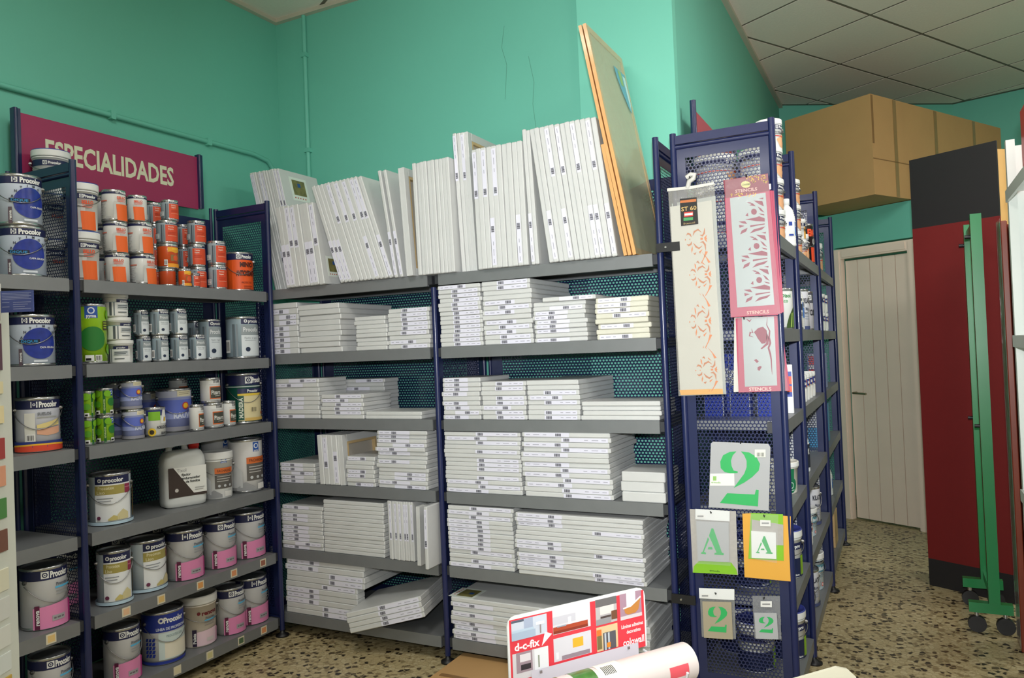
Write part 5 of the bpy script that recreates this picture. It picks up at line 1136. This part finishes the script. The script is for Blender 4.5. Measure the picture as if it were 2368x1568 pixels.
G('kilate', 3.56, -.462, .080, .185, 5, 'pale blue pail lettered Kilate on the lowest aisle shelf', -56); z = G('kilalbl', 3.82, -.455, .070, .17, 5, 'white can lettered KILATE, lower of the lowest shelf pair', -56)
G('kilate', 4.08, -.46, .075, .18, 5, 'pale blue pail near the third aisle post, lowest shelf'); G('bottle', 4.55, -.43, .04, .18, 5, 'green and white bottle on the lowest far shelf'); G('bottle', 4.66, -.43, .04, .18, 5, 'green and white bottle second on the lowest far shelf')
carton('plain wooden box on the lowest far shelf', 4.98, -.46, .20, .14, .20, 5, [(196, 164, 116), (.3, .32, (160, 126, 84))], 'wooden_box')
# ================================================================ far end of the aisle
CARD = mat('brown_cardboard', (188, 148, 96), .75, var=.08, vscale=5, bump=.05); CARD2 = C((140, 104, 62)); TAPE = mat('shiny_brown_tape', (150, 120, 76), .15, 0, .6, var=.05)
bx = thing('cardboard_box', 'huge brown cardboard box stored on the closet roof above the door', 'box', (-.105, 5.55, ZCL+.004))
dl = -NX; dr_ = ND; LB, WB, HB = 1.79, .66, .665
c = dl*(WB/2)+dr_*(LB/2)+Vector((0, 0, HB/2)); MB().obox(c, NX*(WB/2), ND*(LB/2), Vector((0, 0, HB/2)), CARD).build('carton', bx)
for f in (.155, .45, .76):
    MB().obox(dr_*(LB*f)+NX*.001+Vector((0, 0, HB/2)), ND*.020, NX*.0012, Vector((0, 0, HB/2-.004)), TAPE).build('tape', bx)
MB().obox(dr_*(LB*.25)+NX*.0012+Vector((0, 0, HB*.36)), ND*(LB*.25), NX*.0010, Vector((0, 0, .003)), CARD2).build('seam', bx)
MB().obox(dr_*.012+NX*.0012+Vector((0, 0, HB*.75)), ND*.010, NX*.0014, Vector((0, 0, HB*.24)), CARD2).build('torn_flap', bx)
# tall book-shaped display
P0 = Vector((.086, 4.684, 0)); WD, HD = .437, 2.30; TD = .24
bk = thing('display_column', 'tall red and black book-shaped display standing beside the door', 'display', P0)
REDC = mat('red_board', (112, 16, 16), .6, var=.06, vscale=30); BLK = mat('black_board', (28, 26, 28), .6, var=.1, vscale=20); PAGE = mat('page_beige', (222, 180, 110), .6, var=.05)
for nm, z0, z1, m_ in (('base_band', 0.0, .145, BLK), ('red_panel', .145, 1.925, REDC), ('top_band', 1.925, HD, BLK)):
    MB().obox(NX*(WD/2)+Vector((0, 0, (z0+z1)/2))+ND*.006, NX*(WD/2), ND*.006, Vector((0, 0, (z1-z0)/2)), m_).build(nm, bk)
mb = MB(); n = 10; prof = []
for i in range(n+1): a = PI*i/n; prof.append((WD-.012-.05*math.sin(a), .012+(TD-.024)*i/n))
top = [NX*s_+ND*o_+Vector((0, 0, HD-.012)) for s_, o_ in prof]; mid = [NX*s_+ND*o_+Vector((0, 0, 1.90)) for s_, o_ in prof]; bot = [NX*s_+ND*o_+Vector((0, 0, .004)) for s_, o_ in prof]
mb.add(top+mid, [(i, i+1, n+1+i+1, n+1+i) for i in range(n)], PAGE, True); mb.add(mid+bot, [(i, i+1, n+1+i+1, n+1+i) for i in range(n)], REDC, True); mb.build('curved_fore_edge', bk)
mb = MB(); inner = [NX*.02+ND*.012+Vector((0, 0, HD-.012))]+top+[NX*.02+ND*(TD-.012)+Vector((0, 0, HD-.012))]; mb.add(inner, [tuple(range(len(inner)))], C((150, 146, 140))); mb.build('top_board', bk)
MB().obox(NX*(WD/2)+Vector((0, 0, HD/2))+ND*(TD-.006), NX*(WD/2), ND*.006, Vector((0, 0, HD/2)), BLK).build('back_board', bk)
MB().obox(NX*.008+Vector((0, 0, HD/2))+ND*(TD/2), NX*.008, ND*(TD/2-.012), Vector((0, 0, HD/2)), BLK).build('spine', bk)
# rolling green stands
GRNP = mat('green_enamel', (22, 122, 66), .35, 0, .2, var=.06, vscale=10)
def stand(label, x, ys, zt, foot):
    t = thing('rolling_stand', label, 'stand', (x, ys[0], 0))
    for i, y in enumerate(ys):
        MB().obox((0, y-ys[0], (zt+.135)/2), (.022, 0, 0), (0, .022, 0), (0, 0, (zt-.135)/2), GRNP).build('post', t)
        MB().obox((foot[0], y-ys[0], .115), (foot[1], 0, 0), (0, .02, 0), (0, 0, .022), GRNP).build('foot_bar', t)
        for s_ in (-1, 1):
            cx_ = foot[0]+s_*(foot[1]-.03); mb = MB(); w0 = Vector((cx_, y-ys[0], .038))
            mb.tube([w0+Vector((0, -.014, 0)), w0+Vector((0, .014, 0))], .037, BLACK, 16); ca = mb.build('caster', t)
            mb = MB(); mb.tube([w0+Vector((0, 0, .0365)), w0+Vector((0, 0, .058))], .010, STEEL, 8); mb.build('caster_stem', ca)
        mb = MB(); mb.tube([(-.022, y-ys[0], zt-.10), (-.045, y-ys[0], zt-.10)], .009, BLACK, 8); mb.build('clamp_knob', t)
        mb = MB(); mb.tube([(-.022, y-ys[0], .93), (-.042, y-ys[0], .93)], .008, BLACK, 8); mb.build('clamp_knob', t)
    if len(ys) > 1:
        for z_ in (.16, zt-.05): MB().obox((0, (ys[1]-ys[0])/2, z_), (.012, 0, 0), (0, abs(ys[1]-ys[0])/2-.022, 0), (0, 0, .018), GRNP).build('crossbar', t)
stand('green metal rolling stand with casters beside the red display', .326, (4.02, 4.40), 1.885, (-.015, .085))
# mahogany panel leaning behind the white rack
MAHO = mat('mahogany', (124, 52, 32), .35, 0, .4, var=.25, vscale=9)
t = thing('wood_panel', 'mahogany panel standing on edge in plastic behind the white rack', 'panel', (.412, 3.92, 0))
MB().rbox(-.012, .012, -.10, .04, 0, 1.82, .003, MAHO).build('plank', t); MB().rbox(.016, .034, -.16, .02, 0, 1.80, .003, MAHO).build('plank', t); MB().box(-.014, -.0132, -.10, .04, .02, 1.83, film('plastic_wrap', (200, 206, 206), .3)).build('plastic_wrap', t)
# white slotted rack
WR = mat('white_enamel', (226, 232, 226), .35, 0, .1, var=.03)
t = thing('white_rack', 'white metal display rack with slotted posts by the aisle', 'rack', (.402, 3.58, 0))
for y in (0, -1.0, -2.0):
    for x in (0, .42):
        MB().box(x, x+.030, y-.035, y, 0, 2.10, WR).build('post', t)
        sl = MB()
for k_, zz_ in enumerate((.145, .735, 1.335, 1.90)):
    for y in (-.035, -1.035):
        o = MB().box(.005, .445, y-.965, y-.001, zz_-.004, zz_, WR).box(-.010, -.001, y-.965, y-.001, zz_-.045, zz_, WR).build('rack_shelf', t)
MB().box(.44, .446, -2.03, -.002, .05, 2.08, WR).build('back_sheet', t)
for y in (-.001,): MB().box(.031, .419, y-.004, y, .02, 2.08, WR).build('end_sheet', t)
tag(MB().rbox(.445, .65, 3.18, 3.48, 1.9006, 2.19, .004, mat('red_carton', (206, 56, 66), .4, var=.04)).build('carton'), 'red carton standing on top of the white rack', 'box')
# ================================================================ foreground: adhesive-film display
p1 = Vector((-.803, 1.50, 0)); p2 = Vector((-.585, 1.815, 0)); e1 = (p2-p1).normalized(); nf = Vector((e1.y, -e1.x, 0)); LS = (p2-p1).length; ZT = .763
RED = (226, 62, 74); rc0 = ZT-.160; WW = mat('white_wire', (210, 212, 216), .25, 0, .3)
rk = thing('film_display', 'white wire display holding adhesive film with a red picture sign', 'display', (p1.x, p1.y, 0))
def q1(s_, o_, z_): return e1*s_+nf*o_+Vector((0, 0, z_))
sb = MB(); rr = .022; H0 = .145; pts = [(0, ZT-H0), (LS, ZT-H0), (LS, ZT-rr)]+[(LS-rr+rr*math.cos(a), ZT-rr+rr*math.sin(a)) for a in (PI/6, PI/3, PI/2)]+[(rr*1-rr*math.sin(a), ZT-rr+rr*math.cos(a)) for a in (0, PI/6, PI/3, PI/2)]
n = len(pts); sb.add([q1(a, 0, b) for a, b in pts]+[q1(a, -.004, b) for a, b in pts], [tuple(range(n)), tuple(range(2*n-1, n-1, -1))]+[(i, i+n, (i+1) % n+n, (i+1) % n) for i in range(n)], WHITEP); so = sb.build('sign_board', rk); so['label'] = 'red sign with room pictures lettered d-c-fix and colowall'
d = Decals(1.0, plane=(q1(0, 0, 0), e1, Vector((0, 0, 1)), nf))
# picture coordinates of the sign: s from 0..LS, t metres below the top
def R_(s0, s1, t0, t1, c_): d.poly([(s0*LS, ZT-t1), (s1*LS, ZT-t1), (s1*LS, ZT-t0), (s0*LS, ZT-t0)], c_)
R_(.012, .988, .007, H0, RED); k0 = d.k
def pic(s0, s1, t0, t1, bg, *items):
    d.k = k0; R_(s0, s1, t0, t1, bg)
    for (a, b, c_, e_, col) in items: R_(s0+(s1-s0)*a, s0+(s1-s0)*b, t0+(t1-t0)*c_, t0+(t1-t0)*e_, col)
pic(.025, .265, .010, .054, (206, 214, 226), (0, .35, 0, .12, (90, 100, 116)), (.35, .6, 0, .6, (170, 182, 204)), (0, .62, .50, .62, (186, 206, 222)), (0, .66, .62, 1, (170, 188, 208)), (.68, .92, .30, .46, (236, 236, 238)), (.78, .82, .46, .9, (150, 140, 140)))
pic(.305, .575, .006, .063, (222, 222, 226), (0, .6, .3, .62, (204, 204, 212)), (.40, .48, .40, .74, (240, 240, 244)), (0, .92, .70, .97, (176, 74, 46)), (0, .92, .86, .97, (140, 54, 36)), (.1, .34, .68, .73, (150, 164, 176)))
pic(.615, .775, .006, .066, (190, 186, 186), (0, 1, 0, .30, (110, 108, 108)), (.2, .85, .30, .62, (226, 220, 214)), (.72, 1, .55, .9, (116, 78, 56)), (0, .7, .78, 1, (150, 150, 152)), (.2, .7, .68, .76, (80, 70, 66)))
pic(.80, .968, .006, .068, (172, 140, 156), (.3, .72, 0, .55, (232, 236, 240)), (0, 1, .86, 1, (214, 206, 208)))
d.k = k0+2; d.poly([(LS*(.80+.168*a), ZT-.006-.062*b) for a, b in ((.16, .52), (.5, .50), (.96, .28), (.84, .72), (.70, .82), (.36, .84), (.22, .76))], (196, 132, 66)); d.poly([(LS*(.80+.168*a), ZT-.0055-.062*b) for a, b in ((.12, .55), (.5, .48), (.95, .22), (.98, .28), (.5, .56), (.14, .60))], (240, 240, 240))
pic(.305, .575, .072, .125, (216, 216, 222), (.5, .78, .18, .58, (240, 180, 50)), (.2, .95, .80, .98, (150, 136, 146)), (.05, .12, .6, .9, (236, 236, 240)))
pic(.615, .775, .071, .128, (220, 196, 150), (.3, .9, .28, 1, (90, 90, 96)), (.36, .44, .3, 1, (190, 200, 206)), (.52, .6, .3, 1, (190, 200, 206)), (.0, .22, .1, .35, (226, 120, 50)), (.0, .22, .35, .9, (120, 110, 70)), (.45, .62, .7, .9, (236, 140, 40)))
pic(.025, .265, .083, .143, (214, 212, 214), (.1, .55, 0, .75, (160, 142, 150)), (.2, .5, .08, .36, (226, 222, 224)), (.22, .5, .46, .66, (50, 46, 50)), (.6, 1, 0, .8, (232, 236, 238)), (.7, .74, .25, .7, (140, 150, 130)))
d.k = k0+2; d.text('d-c-fix', LS*.125, ZT-.069, .0165, (250, 244, 244), .03, fit=LS*.17); d.poly([(LS*.222, ZT-.080), (LS*.248, ZT-.050), (LS*.296, ZT-.058)], (244, 240, 240))
d.text('Láminas adhesivas', LS*.887, ZT-.084, .0085, (252, 226, 226), .03, fit=LS*.17); d.text('decorativas', LS*.895, ZT-.098, .0085, (252, 226, 226), .03, fit=LS*.11); d.text('colowall', LS*.892, ZT-.122, .0165, (252, 240, 240), .02, fit=LS*.165)
d.mb.build('sign_print', so)
mb = MB(); mb.add([q1(LS*.14, .006, ZT-.20), q1(LS*.92, .006, ZT-.20), q1(LS*.92, .006, ZT-.128), q1(LS*.14, .006, ZT-.128)], [(0, 1, 2, 3)], mat('white_strip', (206, 204, 214), .3)); st_ = mb.build('holder_strip', rk)
for s_, z_ in ((.20, ZT-.134), (.84, ZT-.134)): MB().obox(q1(LS*s_, .008, z_), e1*.003, nf*.0015, Vector((0, 0, .003)), STEEL).build('screw', st_)
for s_ in (-.02, .38):
    zc = rc0-.048; mb = MB(); mb.tube([q1(s_, -.01, zc+.05), q1(s_, .04, zc+.045), q1(s_, .055, zc), q1(s_, .135, zc), q1(s_, .15, zc+.05)], .0035, WW, 8); mb.build('wire_cradle', rk)
mb = MB(); mb.tube([q1(-.10, -.01, ZT-.20), q1(-.10, .16, ZT-.215), q1(.37, .16, ZT-.215), q1(.37, .16, ZT-.30)], .0035, WW, 8); mb.build('wire_hoop', rk)
for s_ in (.04, .34): mb = MB(); mb.tube([q1(s_, -.012, .03), q1(s_, -.012, ZT-.02)], .009, WW, 10); mb.build('upright', rk)
MB().obox(q1(.19, .08, .012), e1*.24, nf*.18, Vector((0, 0, .012)), WW).build('base_plate', rk)
# roll of film resting in the cradles
rc = ZT-.160; rl = thing('film_roll', 'thick white roll of patterned adhesive film with green leaves and barcode', 'roll', (p1.x, p1.y, 0))
RM = mat('white_paper_grid', (222, 212, 208), .4, 0, .2, var=.02); RA = .043; ax0, ax1 = q1(-.06, .095, rc), q1(.425, .095, rc)
mb = MB(); mb.tube([ax0, ax1], RA, RM, 40, cap=False); mb.build('roll_body', rl)
ea = (ax1-ax0).normalized(); ev = ea.cross(nf).normalized() if ea.cross(nf).z > 0 else -ea.cross(nf).normalized(); en = ev.cross(ea).normalized()
def ring(s0, s1, a0, a1, m_, nm, off=.0006):
    mb = MB(); N_ = 14; vs = []
    for i in range(N_+1):
        a = math.radians(a0+(a1-a0)*i/N_); dv = (nf*math.cos(a)+ev*math.sin(a))*(RA+off); vs += [ax0+ea*s0+dv, ax0+ea*s1+dv]
    mb.add(vs, [(2*i, 2*i+1, 2*i+3, 2*i+2) for i in range(N_)], m_, True); return mb.build(nm, rl)
mb = MB()
for (ra, rb, m_) in ((RA, RA*.86, RM), (RA*.86, RA*.84, C((200, 190, 186))), (RA*.84, RA*.55, RM), (RA*.55, RA*.5, C((190, 170, 140)))):
    vs = [ax1+(nf*math.cos(2*PI*i/40)+ev*math.sin(2*PI*i/40))*q_ for q_ in (ra, rb) for i in range(40)]; mb.add(vs, [(i, (i+1) % 40, 40+(i+1) % 40, 40+i) for i in range(40)], m_)
mb.add([ax1+(nf*math.cos(2*PI*i/40)+ev*math.sin(2*PI*i/40))*RA*.5-ea*.02 for i in range(40)], [tuple(range(40))], C((110, 96, 80))); mb.build('end_face', rl)
LEAF = mat('leaf_print', (70, 120, 50), .3, 0, .4, var=.6, vscale=50)
ring(.06, .13, 30, 125, LEAF, 'leaf_print'); ring(.16, .215, 25, 125, LEAF, 'leaf_print'); ring(.225, .285, 30, 120, C((244, 242, 230)), 'barcode_sticker', .0009)
for i in range(8): ring(.234+.0040*i, .2362+.0040*i, 52, 84, C((60, 60, 56)), 'barcode_bar', .0013)
ring(.40, .455, -12, 22, C((226, 90, 100)), 'brand_mark'); 
# rounded white board of the neighbouring display
mb = MB(); g0 = Vector((-.252, 1.24, 0)); pts = [(0, .40), (.20, .40), (.20, .790)]+[(.20-.035+.035*math.cos(a), .790+.035*math.sin(a)) for a in (PI/6, PI/3, PI/2)]+[(.035-.035*math.sin(a), .790-.025+.06*math.cos(a)*.0+.035*math.cos(a)*1.0) for a in (0, PI/6, PI/3, PI/2)]
e2 = Vector((math.sin(math.radians(58)), math.cos(math.radians(58)), 0)); n2 = Vector((e2.y, -e2.x, 0)); n = len(pts)
t = thing('display_board', 'cream rounded board rising beside the film display', 'display', g0)
mb.add([e2*a+Vector((0, 0, b)) for a, b in pts]+[e2*a-n2*.006+Vector((0, 0, b)) for a, b in pts], [tuple(range(n)), tuple(range(2*n-1, n-1, -1))]+[(i, i+n, (i+1) % n+n, (i+1) % n) for i in range(n)], mat('cream_board', (186, 184, 164), .4)); mb.build('board', t)
mb = MB(); mb.tube([e2*.10-n2*.012+Vector((0, 0, .02)), e2*.10-n2*.012+Vector((0, 0, .8))], .010, WW, 8); mb.build('upright', t); MB().obox(e2*.10-n2*.02+Vector((0, 0, .01)), e2*.16, n2*.12, Vector((0, 0, .01)), WW).build('base_plate', t)
# flattened carton on the floor
t = thing('cardboard_sheet', 'flattened brown carton lying on the floor under the canvases', 'cardboard', (0, 0, 0))
fa = on_z(990, 1558, .05); fb = on_z(1070, 1500, .05); fe = (fb-fa); fe.z = 0; fl = fe.length; fe.normalize(); fn = Vector((fe.y, -fe.x, 0)); fcx = Vector((fa.x, fa.y, 0))
MB().obox(fcx+fe*(fl*.5)+fn*.36+Vector((0, 0, .012)), fe*(fl*.5), fn*.36, Vector((0, 0, .012)), CARD).build('carton_body', t); MB().obox(fcx+fe*(fl*.5)+fn*.36+Vector((0, 0, .030)), fe*(fl*.5), fn*.355, Vector((0, 0, .004)), CARD).build('carton_flap', t); MB().obox(fcx+fe*(fl*.16)+fn*.34+Vector((0, 0, .0345)), fe*.012, fn*.31, Vector((0, 0, .0006)), CARD2).build('crease', t)
# ================================================================ colour chart on the left edge
gv = Vector((-math.sin(YAW), math.cos(YAW), 0)); gn = Vector((math.cos(YAW), math.sin(YAW), 0)); PC = Vector((-1.318, .752, 0))
ch = thing('colour_chart', 'white colour chart board with rows of paint swatches', 'colour chart', PC)
MB().obox(-gv*.30-gn*.006+Vector((0, 0, .76)), gv*.30, gn*.006, Vector((0, 0, .72)), mat('white_chart_board', (206, 210, 200), .45, var=.03)).build('board', ch)
def chz(v, s_):
    r_ = ray(20, v); k_ = ((PC-Vector((0, 0, 0))).dot(gn))/(r_.x*gn.x+r_.y*gn.y); return EYE+r_.z*k_
SW = [(745, 860, (86, 50, 66)), (880, 910, (222, 212, 170)), (935, 978, (226, 212, 164)), (1008, 1060, (160, 50, 44)), (1072, 1122, (216, 152, 118)), (1146, 1196, (70, 130, 60)), (1218, 1272, (112, 70, 52)), (1308, 1362, (216, 214, 190)), (1374, 1428, (206, 208, 202)), (1440, 1492, (212, 214, 206)), (1504, 1550, (210, 216, 212)), (1560, 1610, (190, 160, 70))]
for v0, v1, c_ in SW:
    z0, z1 = chz(v1, 0), chz(v0, 0)
    for j in range(5):
        cc = c_ if j == 0 else tuple(max(20, min(235, x+random.Random(v0*9+j*5+i).randint(-50, 40))) for i, x in enumerate(c_))
        MB().obox(-gv*(.045+.062*j)+gn*.0012+Vector((0, 0, (z0+z1)/2)), gv*.022, gn*.0012, Vector((0, 0, (z1-z0)/2*.92)), C(cc)).build('swatch', ch)
hc = Vector((0, 0, EYE))+ray(40, 697)*1.24-PC; he = Vector((.86, .51, 0)).normalized(); he = CR.copy(); he.z = 0; he.normalize(); hn = Vector((he.y, -he.x, 0))
mb = MB(); mb.obox(hc, he*.0265, hn*.001, Vector((0, 0, .0175)), C((70, 86, 158))); cdo = mb.build('info_card', ch); cdo['label'] = 'small blue card with lines of white text'
d = Decals(1.0, plane=(hc+hn*.001, he, Vector((0, 0, 1)), hn))
for i in range(5): d.patch(-.024, .024-.004*(i % 2), .013-.0024*i, .0140-.0024*i, (150, 160, 206)); d.k = 0
for i in range(4): d.patch(-.006, .023-.005*(i % 3), -.002-.0036*i, -.001-.0036*i, (150, 160, 206)); d.k = 0
for i in range(2): d.patch(-.024, -.012, -.002-.007*i, -.001-.007*i, (150, 160, 206)); d.k = 0
d.mb.build('card_print', cdo)
MB().obox(hc-he*.04, he*.0135, hn*.001, Vector((0, 0, .030)), C((214, 216, 210))).build('name_card', ch)
MB().obox(-gv*.30-gn*.05+Vector((0, 0, .02)), gv*.30, gn*.10, Vector((0, 0, .02)), WHITEP).build('base', ch)
mb = MB(); mb.tube([hc-he*.04-hn*.004-Vector((0, 0, .02)), -gv*.03-gn*.015+Vector((0, 0, 1.40))], .003, STEEL, 6); mb.build('card_holder', ch)
